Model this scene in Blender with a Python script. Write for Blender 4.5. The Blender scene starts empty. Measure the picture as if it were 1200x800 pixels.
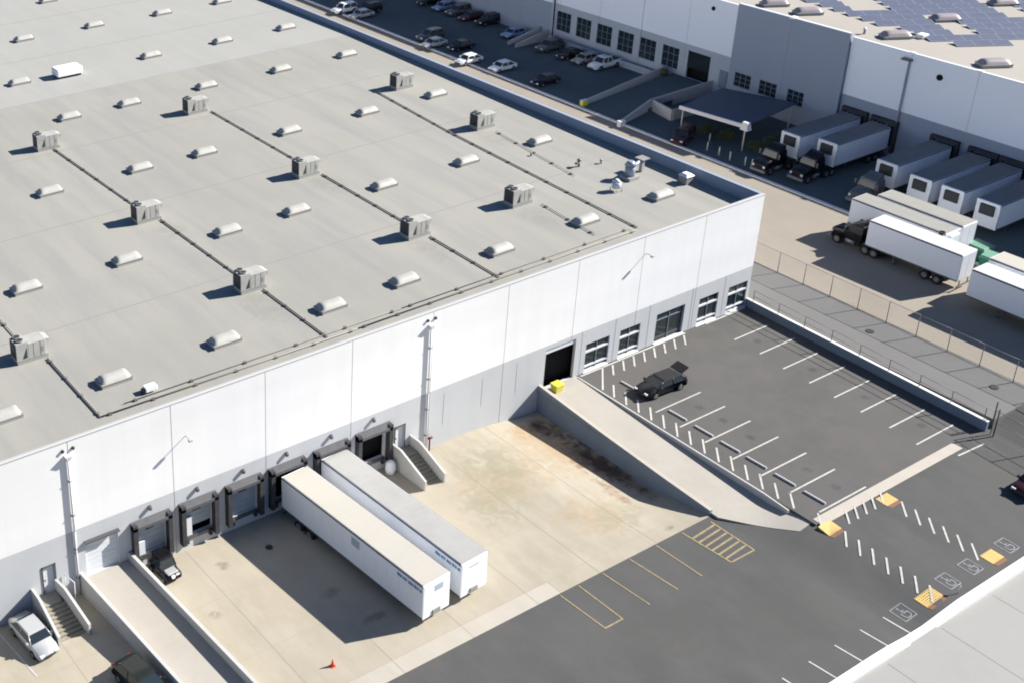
import bpy, bmesh, math, random
from mathutils import Vector, Matrix
random.seed(7)
R = math.radians
sc = bpy.context.scene
col = sc.collection

# ------------------------------------------------------------------ camera, sky, sun, exposure
W, H, FPX, PPX, PPY = 1200.0, 800.0, 1489.384, 259.9, 228.72
cam_d = bpy.data.cameras.new('camera'); cam = bpy.data.objects.new('camera', cam_d); col.objects.link(cam)
rows = ((0.8552383685, -0.5177640781, -0.0220837594), (-0.2318117901, -0.3440969133, -0.9098684565), (0.4634982491, 0.7832736901, -0.4143087006))
m = Matrix((rows[0], [-v for v in rows[1]], [-v for v in rows[2]])).transposed().to_4x4()
m.translation = Vector((0, -69, 65.5))
cam.matrix_world = m
cam_d.sensor_width = 36; cam_d.lens = FPX / W * 36
cam_d.shift_x = (W / 2 - PPX) / W; cam_d.shift_y = (PPY - H / 2) / W
cam_d.clip_start = 1; cam_d.clip_end = 3000
sc.camera = cam

SUN_AZ, SUN_EL = -17.5, 33.3            # direction TO the sun: angle from +X, elevation
wd = bpy.data.worlds.new('World'); sc.world = wd; wd.use_nodes = True
nt = wd.node_tree; nt.nodes.clear()
sky = nt.nodes.new('ShaderNodeTexSky'); sky.sky_type = 'NISHITA'; sky.sun_disc = False
sky.sun_elevation = R(SUN_EL); sky.sun_rotation = R(90 - SUN_AZ); sky.air_density = 1.1; sky.dust_density = 0.3; sky.ozone_density = 3.0
bg = nt.nodes.new('ShaderNodeBackground'); bg.inputs['Strength'].default_value = 0.038
out = nt.nodes.new('ShaderNodeOutputWorld')
tint = nt.nodes.new('ShaderNodeMix'); tint.data_type = 'RGBA'; tint.blend_type = 'MULTIPLY'; tint.inputs[0].default_value = 1.0; tint.inputs[7].default_value = (0.84, 0.98, 1.22, 1)
nt.links.new(sky.outputs[0], tint.inputs[6]); nt.links.new(tint.outputs[2], bg.inputs[0]); nt.links.new(bg.outputs[0], out.inputs[0])
sd = bpy.data.lights.new('sun', 'SUN'); sd.energy = 5.0; sd.angle = R(0.5); sd.color = (1.0, 0.955, 0.885)
so = bpy.data.objects.new('sun', sd); col.objects.link(so)
dvec = Vector((math.cos(R(SUN_EL)) * math.cos(R(SUN_AZ)), math.cos(R(SUN_EL)) * math.sin(R(SUN_AZ)), math.sin(R(SUN_EL))))
so.rotation_euler = dvec.to_track_quat('Z', 'Y').to_euler(); so.location = (150, -60, 120)
sc.view_settings.view_transform = 'Standard'; sc.view_settings.look = 'None'
sc.view_settings.gamma = 1.0; sc.view_settings.exposure = 1.10
sc.view_settings.use_curve_mapping = False
sc.cycles.filter_width = 1.9

# ------------------------------------------------------------------ materials
M = {}
def mat(name, base, rough=0.8, metal=0.0, n1=None, n2=None, bump=0.0, bscale=8.0, spec=0.3, emit=None, stretch=None, coat=0.0):
    """n1/n2 = (scale, amount, tint) : noise layers that shift the base colour towards tint"""
    m = bpy.data.materials.new(name); m.use_nodes = True
    t = m.node_tree; b = t.nodes['Principled BSDF']
    b.inputs['Roughness'].default_value = rough; b.inputs['Metallic'].default_value = metal
    b.inputs['Specular IOR Level'].default_value = spec
    if coat: b.inputs['Coat Weight'].default_value = coat
    geo = t.nodes.new('ShaderNodeNewGeometry')
    vec = geo.outputs['Position']
    last = t.nodes.new('ShaderNodeRGB'); last.outputs[0].default_value = (*base, 1); cur = last.outputs[0]
    for i, n in enumerate((n1, n2)):
        if not n: continue
        mp = t.nodes.new('ShaderNodeMapping'); t.links.new(vec, mp.inputs['Vector'])
        if len(n) > 3: mp.inputs['Scale'].default_value = n[3]
        mp.inputs['Location'].default_value = (13.1 * i, 7.7 * i, 2.0)
        ns = t.nodes.new('ShaderNodeTexNoise'); ns.inputs['Scale'].default_value = n[0]; ns.inputs['Detail'].default_value = 6; ns.inputs['Roughness'].default_value = 0.6
        t.links.new(mp.outputs[0], ns.inputs['Vector'])
        rp = t.nodes.new('ShaderNodeValToRGB'); rp.color_ramp.elements[0].position = 0.42; rp.color_ramp.elements[1].position = 0.68
        t.links.new(ns.outputs['Fac'], rp.inputs[0])
        mu = t.nodes.new('ShaderNodeMath'); mu.operation = 'MULTIPLY'; mu.inputs[1].default_value = n[1]; t.links.new(rp.outputs[0], mu.inputs[0])
        mx = t.nodes.new('ShaderNodeMix'); mx.data_type = 'RGBA'; mx.inputs[7].default_value = (*n[2], 1)
        t.links.new(mu.outputs[0], mx.inputs[0]); t.links.new(cur, mx.inputs[6]); cur = mx.outputs[2]
    t.links.new(cur, b.inputs['Base Color'])
    if bump:
        nb = t.nodes.new('ShaderNodeTexNoise'); nb.inputs['Scale'].default_value = bscale; nb.inputs['Detail'].default_value = 4; t.links.new(vec, nb.inputs['Vector'])
        bp = t.nodes.new('ShaderNodeBump'); bp.inputs['Strength'].default_value = bump; bp.inputs['Distance'].default_value = 0.05
        t.links.new(nb.outputs['Fac'], bp.inputs['Height']); t.links.new(bp.outputs[0], b.inputs['Normal'])
    if emit:
        b.inputs['Emission Color'].default_value = (*emit[0], 1); b.inputs['Emission Strength'].default_value = emit[1]
    M[name] = m
    return m

def add_stain_or_shade(name, boxes, tint, amt=0.6, scale=0.6):
    """patchy stains or painted shade near given world (x, y, radius) spots"""
    m = M[name]; t = m.node_tree; b = t.nodes['Principled BSDF']
    cur = b.inputs['Base Color'].links[0].from_socket
    geo = t.nodes.new('ShaderNodeNewGeometry')
    ns = t.nodes.new('ShaderNodeTexNoise'); ns.inputs['Scale'].default_value = scale; ns.inputs['Detail'].default_value = 7; ns.inputs['Distortion'].default_value = 1.2
    t.links.new(geo.outputs['Position'], ns.inputs['Vector'])
    for (x, y, r, *rest) in boxes:
        sx, sy = rest if rest else (1, 1)
        vm = t.nodes.new('ShaderNodeVectorMath'); vm.operation = 'SUBTRACT'; vm.inputs[1].default_value = (x, y, 0); t.links.new(geo.outputs['Position'], vm.inputs[0])
        sm = t.nodes.new('ShaderNodeVectorMath'); sm.operation = 'MULTIPLY'; sm.inputs[1].default_value = (sx, sy, 0); t.links.new(vm.outputs[0], sm.inputs[0])
        ln = t.nodes.new('ShaderNodeVectorMath'); ln.operation = 'LENGTH'; t.links.new(sm.outputs[0], ln.inputs[0])
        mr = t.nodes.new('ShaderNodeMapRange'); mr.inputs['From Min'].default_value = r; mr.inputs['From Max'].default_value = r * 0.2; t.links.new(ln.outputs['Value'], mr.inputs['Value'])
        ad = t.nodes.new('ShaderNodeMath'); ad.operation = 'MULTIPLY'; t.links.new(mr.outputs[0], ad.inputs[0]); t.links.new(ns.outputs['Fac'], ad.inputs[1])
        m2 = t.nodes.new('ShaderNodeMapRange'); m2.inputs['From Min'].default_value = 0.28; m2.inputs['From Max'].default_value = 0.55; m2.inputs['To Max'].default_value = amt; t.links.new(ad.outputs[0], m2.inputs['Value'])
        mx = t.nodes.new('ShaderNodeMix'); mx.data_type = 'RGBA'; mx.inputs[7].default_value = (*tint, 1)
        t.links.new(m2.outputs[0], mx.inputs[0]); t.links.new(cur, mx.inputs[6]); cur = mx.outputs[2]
    t.links.new(cur, b.inputs['Base Color'])

mat('roof', (0.312, 0.303, 0.272), 0.9, n1=(0.06, 0.9, (0.280, 0.276, 0.243)), n2=(0.5, 0.75, (0.256, 0.251, 0.24), (1, 0.12, 1)), bump=0.15, bscale=3)
mat('roof_back', (0.335, 0.332, 0.31), 0.9, n1=(0.06, 0.5, (0.30, 0.30, 0.28)), n2=(0.6, 0.35, (0.29, 0.288, 0.275), (1, 0.12, 1)), bump=0.15, bscale=3)
mat('white_wall', (0.81, 0.81, 0.81), 0.85, n1=(0.12, 0.35, (0.66, 0.66, 0.655), (0.25, 1, 1.6)), n2=(0.8, 0.16, (0.64, 0.64, 0.63), (1, 1, 0.06)))
mat('grey_wall', (0.50, 0.515, 0.53), 0.85, n1=(0.6, 0.35, (0.42, 0.43, 0.445), (1, 1, 0.12)), n2=(0.2, 0.3, (0.56, 0.57, 0.58)))
mat('wall_streak', (0.43, 0.44, 0.455), 0.85)
mat('joint', (0.40, 0.40, 0.40), 0.9)
mat('far_white', (0.86, 0.88, 0.93), 0.85, n1=(0.1, 0.25, (0.78, 0.80, 0.85)))  # sky's blue cast put into this and the next two colours
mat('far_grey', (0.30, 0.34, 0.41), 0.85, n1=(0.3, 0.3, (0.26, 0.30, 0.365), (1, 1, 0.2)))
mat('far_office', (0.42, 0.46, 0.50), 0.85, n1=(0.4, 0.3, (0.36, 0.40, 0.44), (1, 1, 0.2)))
mat('far_roof', (0.36, 0.335, 0.30), 0.9, n1=(0.08, 0.5, (0.32, 0.30, 0.265)))
mat('court', (0.365, 0.325, 0.258), 0.9, n1=(0.14, 0.8, (0.305, 0.275, 0.215)), n2=(0.8, 0.45, (0.42, 0.385, 0.315), (1, 0.35, 1)), bump=0.1, bscale=6)
add_stain_or_shade('roof', [(x_, y_, 3.2, 1, .5) for x_, y_ in ((50.5, 10), (69, 10.5), (51, 27), (69.5, 28), (82, 10), (92, 27))], (0.20, 0.20, 0.165), 0.35, 0.7)
add_stain_or_shade('court', [(69.5, -5.5, 7.0, 1, 0.8), (63, -7, 7.5, .8, 1.2), (66, -14, 6.0)], (0.33, 0.245, 0.15), 0.55, 0.8)
add_stain_or_shade('court', [(70.2, -2.2, 3.6, 1, 1.3), (71.0, -6.0, 4.5, 1.6, .8)], (0.34, 0.20, 0.10), 0.6, 1.1)
add_stain_or_shade('court', [(72.3, -9.5, 8.5, 3.0, 0.9), (71.2, -8.5, 4.5, 1.8, .8), (72.4, -3, 4.5, 1.8, 1), (70.0, -12.5, 4, 2.6, .8)], (0.20, 0.11, 0.065), 0.7, 1.1)  # brown stains, with painted shade along the ramp wall foot
add_stain_or_shade('court', [(72.6, -9.0, 11.0, 4.2, 1.0), (71.8, -2.5, 4.5, 2.0, 1.3)], (0.055, 0.04, 0.034), 0.9, .7)  # ramp wall's cast shadow painted near black over the court
add_stain_or_shade('court', [(64, -5, 7.0), (60, -9, 6), (67.5, -15, 5)], (0.25, 0.235, 0.165), 0.6, 0.9)
add_stain_or_shade('court', [(38.2, -3.2, 1.1), (42.4, -3.4, 0.9), (43.2, -10.2, 2.0, 1, 2), (35, -7.5, 1.0), (44.5, -14, 1.8, 0.7, 2), (69.5, -18.6, 1.1, 1, 1.6)], (0.12, 0.10, 0.08), 0.5, 1.6)
mat('apron', (0.41, 0.375, 0.325), 0.9, n1=(0.25, 0.5, (0.36, 0.33, 0.29)), n2=(1.2, 0.35, (0.47, 0.435, 0.38), (1, 0.2, 1)))
mat('asphalt', (0.084, 0.084, 0.082), 0.92, n1=(0.11, 0.95, (0.068, 0.070, 0.069)), n2=(0.5, 0.6, (0.101, 0.096, 0.092), (1, .45, 1)), bump=0.2, bscale=10)
add_stain_or_shade('asphalt', [(60, -26, 9, 1, 1.5), (69, -30, 8), (75, -27, 6)], (0.075, 0.076, 0.072), 0.6, 0.5)
mat('lot', (0.100, 0.097, 0.094), 0.92, n1=(0.13, 0.95, (0.080, 0.081, 0.077)), n2=(0.5, 0.6, (0.114, 0.105, 0.099)), bump=0.2, bscale=10)
add_stain_or_shade('lot', [(83.5, y_, .9) for y_ in (-9.5, -12, -14.9, -20.3, -23)] + [(97, y_, .9) for y_ in (-5, -11, -16.3, -21.6)], (0.045, 0.044, 0.042), 0.6, 2.2)
mat('drive', (0.275, 0.245, 0.205), 0.9, n1=(0.1, 0.6, (0.235, 0.21, 0.175)), n2=(0.8, 0.35, (0.30, 0.265, 0.22), (1, 0.3, 1)))
mat('road', (0.155, 0.153, 0.149), 0.92, n1=(0.2, 0.6, (0.14, 0.138, 0.134)), bump=0.1)
mat('yard', (0.085, 0.115, 0.125), 0.92, n1=(0.15, 0.6, (0.065, 0.085, 0.095)))  # asphalt with the blue of the yard's shade put in
mat('street', (0.31, 0.307, 0.292), 0.9, n1=(0.15, 0.6, (0.275, 0.272, 0.256)), n2=(1.0, 0.3, (0.335, 0.328, 0.31)))
mat('ramp_floor', (0.37, 0.345, 0.305), 0.9, n1=(0.3, 0.5, (0.32, 0.295, 0.25)), n2=(1.5, 0.3, (0.40, 0.375, 0.335)))
mat('concrete_wall', (0.46, 0.455, 0.44), 0.88, n1=(0.7, 0.4, (0.38, 0.38, 0.37)), n2=(2.5, 0.25, (0.5, 0.49, 0.47)))
mat('shade_blue_wall', (0.19, 0.23, 0.275), 0.85, n1=(0.7, 0.4, (0.15, 0.18, 0.22), (1, 1, 0.2)))  # blue grey of the shaded wall face put into the colour
mat('kerb', (0.72, 0.71, 0.70), 0.85, n1=(1.5, 0.4, (0.6, 0.59, 0.58)))
mat('kerb_tan', (0.44, 0.40, 0.35), 0.9, n1=(1.0, 0.4, (0.38, 0.35, 0.3)))
mat('ground', (0.17, 0.155, 0.13), 0.95, n1=(0.02, 0.6, (0.13, 0.13, 0.11)))
mat('white_paint', (0.50, 0.49, 0.46), 0.8, n1=(3.0, 0.6, (0.32, 0.31, 0.29)))
mat('yellow_line', (0.33, 0.26, 0.14), 0.85, n1=(2.5, 0.7, (0.16, 0.14, 0.10)))
mat('blue_line', (0.23, 0.24, 0.26), 0.85, n1=(3, 0.6, (0.13, 0.13, 0.14)))
mat('tactile', (0.60, 0.43, 0.16), 0.8, n1=(2.0, 0.5, (0.50, 0.34, 0.14)))
mat('brick_edge', (0.22, 0.11, 0.07), 0.9)
mat('dome', (0.40, 0.395, 0.365), 0.55, n1=(1.5, 0.5, (0.32, 0.31, 0.28)), spec=0.3)
mat('dome_far', (0.30, 0.26, 0.27), 0.45, spec=0.5)
mat('curb_metal', (0.36, 0.355, 0.34), 0.6, 0.2)
mat('unit_light', (0.40, 0.395, 0.37), 0.6, n1=(1.2, 0.6, (0.31, 0.30, 0.275)))
mat('unit_mid', (0.27, 0.265, 0.25), 0.6, n1=(2, 0.4, (0.20, 0.20, 0.19)))
mat('unit_dark', (0.045, 0.047, 0.05), 0.6)
mat('pipe', (0.25, 0.24, 0.21), 0.7)
mat('lap', (0.270, 0.262, 0.240), 0.9)
mat('coping_metal', (0.50, 0.50, 0.49), 0.7)
mat('parapet_shade_blue', (0.27, 0.32, 0.40), 0.8)  # blue of sky-lit shade on the parapet put into the colour
mat('wood_block', (0.12, 0.11, 0.095), 0.9)
mat('roof_white', (0.82, 0.83, 0.84), 0.6)
mat('duct', (0.32, 0.35, 0.42), 0.45, 0.3)
mat('purple_pipe', (0.44, 0.43, 0.46), 0.7)
mat('black_rubber', (0.04, 0.04, 0.045), 0.85, n1=(3, 0.5, (0.08, 0.078, 0.08)))
mat('seal_grey', (0.10, 0.10, 0.108), 0.85, n1=(2, 0.5, (0.07, 0.07, 0.075)))
mat('door_panel', (0.30, 0.34, 0.38), 0.6, n1=(1, 0.4, (0.24, 0.28, 0.32)))
mat('door_white', (0.62, 0.64, 0.66), 0.7)
mat('interior', (0.008, 0.008, 0.009), 0.95)
mat('glass_dark', (0.018, 0.026, 0.032), 0.12, spec=0.7)
mat('frame_white', (0.62, 0.65, 0.68), 0.6)
mat('frame_blue', (0.16, 0.22, 0.27), 0.6)
mat('trailer_side', (0.80, 0.82, 0.85), 0.45, n1=(0.5, 0.3, (0.70, 0.73, 0.77), (1, 0.3, 1)), spec=0.5)
mat('trailer_grey', (0.56, 0.59, 0.63), 0.45, n1=(0.5, 0.3, (0.5, 0.53, 0.56)), spec=0.5)
mat('trailer_roof', (0.45, 0.425, 0.375), 0.6, n1=(0.6, 0.5, (0.42, 0.40, 0.355)))
mat('trailer_roof_grey', (0.37, 0.365, 0.35), 0.6, n1=(0.6, 0.5, (0.30, 0.30, 0.285)))
mat('trailer_roof_worn', (0.30, 0.295, 0.265), 0.6, n1=(0.6, 0.5, (0.25, 0.245, 0.22)))
mat('trailer_roof_pale', (0.60, 0.59, 0.57), 0.55, n1=(0.6, 0.5, (0.53, 0.52, 0.50)))
mat('trailer_roof_dull', (0.20, 0.20, 0.195), 0.7, n1=(0.6, 0.5, (0.15, 0.15, 0.145)))
mat('rail_dark', (0.10, 0.10, 0.13), 0.5, 0.3)
mat('logo_blue', (0.12, 0.25, 0.38), 0.5)
mat('logo_grey', (0.35, 0.42, 0.50), 0.5)
mat('steel', (0.14, 0.14, 0.145), 0.5, 0.6)
mat('rim', (0.24, 0.24, 0.25), 0.4, 0.5)
mat('tyre', (0.018, 0.018, 0.018), 0.9)
mat('headlamp', (0.75, 0.76, 0.78), 0.15, spec=0.8)
mat('tail_red', (0.42, 0.02, 0.02), 0.3)
mat('car_black', (0.006, 0.006, 0.008), 0.3, spec=0.35, coat=0.15)
mat('car_white', (0.78, 0.79, 0.80), 0.3, spec=0.5, coat=0.6)
mat('car_silver', (0.50, 0.51, 0.51), 0.3, 0.35, coat=0.6)
mat('car_grey', (0.11, 0.115, 0.12), 0.3, 0.3, coat=0.6)
mat('car_blue', (0.20, 0.30, 0.50), 0.3, 0.2, coat=0.6)
mat('car_red', (0.05, 0.010, 0.012), 0.35, 0.0, coat=0.3)
mat('car_green', (0.016, 0.02, 0.016), 0.3, 0.2, coat=0.6)
mat('car_tan', (0.36, 0.35, 0.31), 0.3, 0.2, coat=0.6)
mat('yellow_plastic', (0.68, 0.60, 0.08), 0.5)
mat('orange_plastic', (0.70, 0.09, 0.03), 0.6)
mat('red_paint', (0.17, 0.02, 0.03), 0.6)
mat('green_plastic', (0.04, 0.23, 0.15), 0.6)
mat('green_pale', (0.12, 0.26, 0.19), 0.6)
mat('canopy_blue', (0.09, 0.11, 0.14), 0.6, n1=(0.4, 0.4, (0.07, 0.085, 0.11)))
mat('fascia', (0.78, 0.74, 0.72), 0.6)
mat('post_tan', (0.55, 0.53, 0.45), 0.6)
mat('leaf', (0.06, 0.075, 0.025), 0.8, n1=(2, 0.6, (0.11, 0.11, 0.03)))
mat('stem', (0.09, 0.06, 0.04), 0.9)
mat('fence_metal', (0.27, 0.26, 0.24), 0.6, 0.4)
mat('solar', (0.115, 0.13, 0.18), 0.4, n1=(0.4, 0.5, (0.09, 0.10, 0.15)), spec=0.5)
mat('solar_frame', (0.42, 0.44, 0.52), 0.5, 0.4)
mat('conduit', (0.30, 0.15, 0.15), 0.7)

def mesh_mat():
    m = bpy.data.materials.new('chain_link'); m.use_nodes = True; t = m.node_tree
    b = t.nodes['Principled BSDF']; b.inputs['Base Color'].default_value = (0.24, 0.235, 0.22, 1); b.inputs['Metallic'].default_value = 0.4
    tr = t.nodes.new('ShaderNodeBsdfTransparent'); mx = t.nodes.new('ShaderNodeMixShader')
    geo = t.nodes.new('ShaderNodeNewGeometry')
    acc = None
    for s in (1, -1):
        dp = t.nodes.new('ShaderNodeVectorMath'); dp.operation = 'DOT_PRODUCT'; dp.inputs[1].default_value = (1.0, 1.0, float(s)); t.links.new(geo.outputs['Position'], dp.inputs[0])
        f = t.nodes.new('ShaderNodeMath'); f.operation = 'MULTIPLY'; f.inputs[1].default_value = 1 / 0.07; t.links.new(dp.outputs['Value'], f.inputs[0])
        fr = t.nodes.new('ShaderNodeMath'); fr.operation = 'FRACT'; t.links.new(f.outputs[0], fr.inputs[0])
        lt = t.nodes.new('ShaderNodeMath'); lt.operation = 'LESS_THAN'; lt.inputs[1].default_value = 0.06; t.links.new(fr.outputs[0], lt.inputs[0])
        if acc is None: acc = lt.outputs[0]
        else:
            mm = t.nodes.new('ShaderNodeMath'); mm.operation = 'MAXIMUM'; t.links.new(acc, mm.inputs[0]); t.links.new(lt.outputs[0], mm.inputs[1]); acc = mm.outputs[0]
    t.links.new(acc, mx.inputs[0]); t.links.new(tr.outputs[0], mx.inputs[1]); t.links.new(b.outputs[0], mx.inputs[2])
    t.links.new(mx.outputs[0], t.nodes['Material Output'].inputs[0]); M['chain_link'] = m
mesh_mat()

# ------------------------------------------------------------------ mesh helpers
class MB:
    def __init__(s): s.v = []; s.f = []; s.m = []; s.sm = []
    def add(s, vs, fs, mi=0, smooth=False):
        o = len(s.v); s.v += [tuple(v) for v in vs]; s.f += [tuple(o + i for i in f) for f in fs]; s.m += [mi] * len(fs); s.sm += [smooth] * len(fs); return s
    def box(s, x0, x1, y0, y1, z0, z1, mi=0):
        v = [(x0, y0, z0), (x1, y0, z0), (x1, y1, z0), (x0, y1, z0), (x0, y0, z1), (x1, y0, z1), (x1, y1, z1), (x0, y1, z1)]
        return s.add(v, [(0, 3, 2, 1), (4, 5, 6, 7), (0, 1, 5, 4), (1, 2, 6, 5), (2, 3, 7, 6), (3, 0, 4, 7)], mi)
    def hexa(s, v, mi=0):   # 4 bottom (ccw), 4 top
        return s.add(v, [(0, 3, 2, 1), (4, 5, 6, 7), (0, 1, 5, 4), (1, 2, 6, 5), (2, 3, 7, 6), (3, 0, 4, 7)], mi)
    def rbox(s, x0, x1, y0, y1, z0, z1, b=0.05, mi=0):
        """box with chamfered vertical and top edges"""
        p = [(x0 + b, y0), (x1 - b, y0), (x1, y0 + b), (x1, y1 - b), (x1 - b, y1), (x0 + b, y1), (x0, y1 - b), (x0, y0 + b)]
        q = [(x0 + 2 * b, y0 + b), (x1 - 2 * b, y0 + b), (x1 - b, y0 + 2 * b), (x1 - b, y1 - 2 * b), (x1 - 2 * b, y1 - b), (x0 + 2 * b, y1 - b), (x0 + b, y1 - 2 * b), (x0 + b, y0 + 2 * b)]
        return s.loft([[(a, c, z0) for a, c in p], [(a, c, z1 - b) for a, c in p], [(a, c, z1) for a, c in q]], mi)
    def loft(s, rings, mi=0, smooth=False, caps=True):
        n = len(rings[0]); vs = [p for r in rings for p in r]; fs = []
        for k in range(len(rings) - 1):
            for i in range(n):
                j = (i + 1) % n; fs.append((k * n + i, k * n + j, (k + 1) * n + j, (k + 1) * n + i))
        s.add(vs, fs, mi, smooth)
        if caps:
            o = len(s.v) - len(vs)
            s.f.append(tuple(o + i for i in reversed(range(n)))); s.m.append(mi); s.sm.append(False)
            s.f.append(tuple(o + (len(rings) - 1) * n + i for i in range(n))); s.m.append(mi); s.sm.append(False)
        return s
    def prism(s, pts, z0, z1, mi=0):
        zb = z0 if callable(z0) else (lambda x, y: z0); zt = z1 if callable(z1) else (lambda x, y: z1)
        return s.loft([[(x, y, zb(x, y)) for x, y in pts], [(x, y, zt(x, y)) for x, y in pts]], mi)
    def wallseg(s, a, b, th, zb0, zb1, zt0, zt1, mi=0):
        """wall of thickness th from a to b (xy), bottoms zb*, tops zt*"""
        a = Vector(a); b = Vector(b); d = (b - a).normalized(); n = Vector((-d.y, d.x)) * th / 2
        return s.hexa([(a.x - n.x, a.y - n.y, zb0), (b.x - n.x, b.y - n.y, zb1), (b.x + n.x, b.y + n.y, zb1), (a.x + n.x, a.y + n.y, zb0),
                       (a.x - n.x, a.y - n.y, zt0), (b.x - n.x, b.y - n.y, zt1), (b.x + n.x, b.y + n.y, zt1), (a.x + n.x, a.y + n.y, zt0)], mi)
    def tube(s, p0, p1, r, n=8, mi=0, r1=None, smooth=True):
        p0 = Vector(p0); p1 = Vector(p1); d = (p1 - p0).normalized(); u = d.orthogonal().normalized(); w = d.cross(u); r1 = r if r1 is None else r1
        ring = lambda c, rr: [tuple(c + (u * math.cos(2 * math.pi * i / n) + w * math.sin(2 * math.pi * i / n)) * rr) for i in range(n)]
        return s.loft([ring(p0, r), ring(p1, r1)], mi, smooth)
    def quad(s, a, b, c, d, mi=0): return s.add([a, b, c, d], [(0, 1, 2, 3)], mi)
    def build(s, name, mats, parent=None, local=False):
        me = bpy.data.meshes.new(name)
        off = Vector((0, 0, 0))
        if not local:
            q_ = parent
            while q_ is not None: off = off + q_.matrix_basis.translation; q_ = q_.parent
        me.from_pydata([(x - off.x, y - off.y, z - off.z) for x, y, z in s.v], [], s.f)
        mats = mats if isinstance(mats, (list, tuple)) else [mats]
        for k in mats: me.materials.append(M[k])
        for p, mi, sm in zip(me.polygons, s.m, s.sm): p.material_index = mi; p.use_smooth = sm
        me.update()
        o = bpy.data.objects.new(name, me); col.objects.link(o)
        if parent is not None: o.parent = parent
        return o

def tag(o, label=None, cat=None, group=None, kind=None):
    if label: o['label'] = label
    if cat: o['category'] = cat
    if group: o['group'] = group
    if kind: o['kind'] = kind
    return o
def thing(name, label, cat, loc=(0, 0, 0), rz=0.0, group=None):
    o = bpy.data.objects.new(name, None); col.objects.link(o); o.location = loc; o.rotation_euler = (0, 0, rz); o.empty_display_size = 0.5
    return tag(o, label, cat, group)
def struct(mb, name, mats): return tag(mb.build(name, mats), kind='structure')
def kids(o): return [c for c in bpy.data.objects if c.parent == o]
def dup(root, loc, rz=0.0, label=None, group=None):
    r = root.copy(); col.objects.link(r); r.location = loc; r.rotation_euler = (0, 0, rz)
    if label: r['label'] = label
    if group: r['group'] = group
    for ch in kids(root):
        c = ch.copy(); col.objects.link(c); c.parent = r
        for g in kids(ch):
            d = g.copy(); col.objects.link(d); d.parent = c
    return r
def ss(t): t = max(0.0, min(1.0, t)); return t * t * (3 - 2 * t)

# ------------------------------------------------------------------ terrain
def h_court(x, y): return 0.5 * min(1.0, max(0.0, -y / 19.4)) - ss((x - 64.5) / 8.5) * ((0.75 + 0.022 * min(14.0, -y)) * max(0.0, min(1.0, (19.2 + y) / 5.2)))
def h_asph(x, y):
    w = 0.5 + 0.7 * ss((x - 73.5) / 6.0)
    z = w - 0.03 * max(0.0, -25 - y) * ss((x - 70) / 8.0) + 0.02 * max(0.0, -19.4 - y) * (1 - ss((x - 70) / 8.0))
    return z + 0.85 * ss((x - 101.2) / 5.0)
rz = lambda y: 1.25 - 0.029 * min(20.0, max(0.0, -y - .8))
def h_fl(x, y):
    t = ss((-20 - y) / 4.6); return rz(y) * (1 - t) + (h_asph(x, y) + 0.012) * t
def line(mb, a, b, w, hf, mi=0, lift=0.02, seg=1):
    a = Vector(a); b = Vector(b); d = (b - a); n = Vector((-d.y, d.x)).normalized() * w / 2
    for k in range(seg):
        p = a + d * k / seg; q = a + d * (k + 1) / seg
        mb.add([(p.x - n.x, p.y - n.y, hf(p.x, p.y) + lift), (q.x - n.x, q.y - n.y, hf(q.x, q.y) + lift), (q.x + n.x, q.y + n.y, hf(q.x, q.y) + lift), (p.x + n.x, p.y + n.y, hf(p.x, p.y) + lift)], [(0, 1, 2, 3)], mi)
def grid_sheet(x0, x1, y0, y1, hf, step=1.0):
    nx = max(1, int(round((x1 - x0) / step))); ny = max(1, int(round((y1 - y0) / step)))
    mb = MB(); vs = [(x0 + (x1 - x0) * i / nx, y0 + (y1 - y0) * j / ny) for j in range(ny + 1) for i in range(nx + 1)]
    mb.add([(x, y, hf(x, y)) for x, y in vs], [(j * (nx + 1) + i, j * (nx + 1) + i + 1, (j + 1) * (nx + 1) + i + 1, (j + 1) * (nx + 1) + i) for j in range(ny) for i in range(nx)], 0, True)
    return mb
struct(MB().quad((-900, -900, -1.6), (1200, -900, -1.6), (1200, 1200, -1.6), (-900, 1200, -1.6)), 'ground', 'ground')
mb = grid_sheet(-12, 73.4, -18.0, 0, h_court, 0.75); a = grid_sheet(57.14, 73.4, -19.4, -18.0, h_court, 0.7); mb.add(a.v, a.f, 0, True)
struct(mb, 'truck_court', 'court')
struct(grid_sheet(-12, 57.12, -19.4, -18.0, lambda x, y: h_court(x, y) + 0.002, 1.4), 'concrete_apron', 'apron')
mb = grid_sheet(-12, 101.2, -35.3, -25.0, h_asph, 0.7)
a = grid_sheet(-12, 73.4, -25.0, -19.4, h_asph, 0.8); mb.add(a.v, a.f, 0, True)
a = grid_sheet(73.4, 78.2, -25.0, -19.4, lambda x, y: min(h_asph(x, y), h_fl(x, y) - 0.03), 0.5); mb.add(a.v, a.f, 0, True)
a = grid_sheet(101.2, 126, -35.3, -25.0, h_asph, 1.5); mb.add(a.v, a.f, 0, True)
struct(mb, 'asphalt', 'asphalt')
struct(MB().box(78.2, 101.7, -25.0, 0, -1.7, 1.25), 'parking_lot', 'lot')
struct(MB().box(101.7, 109.0, -25.0, 0.3, -1.7, 2.05).box(101.85, 109.0, 0.3, 150, -1.7, 2.05), 'side_road', 'road')
struct(MB().quad((109, -25, 2.06), (126.85, -25, 2.3), (126.85, 150, 2.3), (109, 150, 2.3)), 'concrete_drive', 'drive')
struct(MB().box(127.3, 300, -36, 150, -1.7, 2.32), 'loading_yard', 'yard')
struct(MB().box(45, 300, -110, -35.9, -1.7, 0.75), 'street', 'street')
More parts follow.
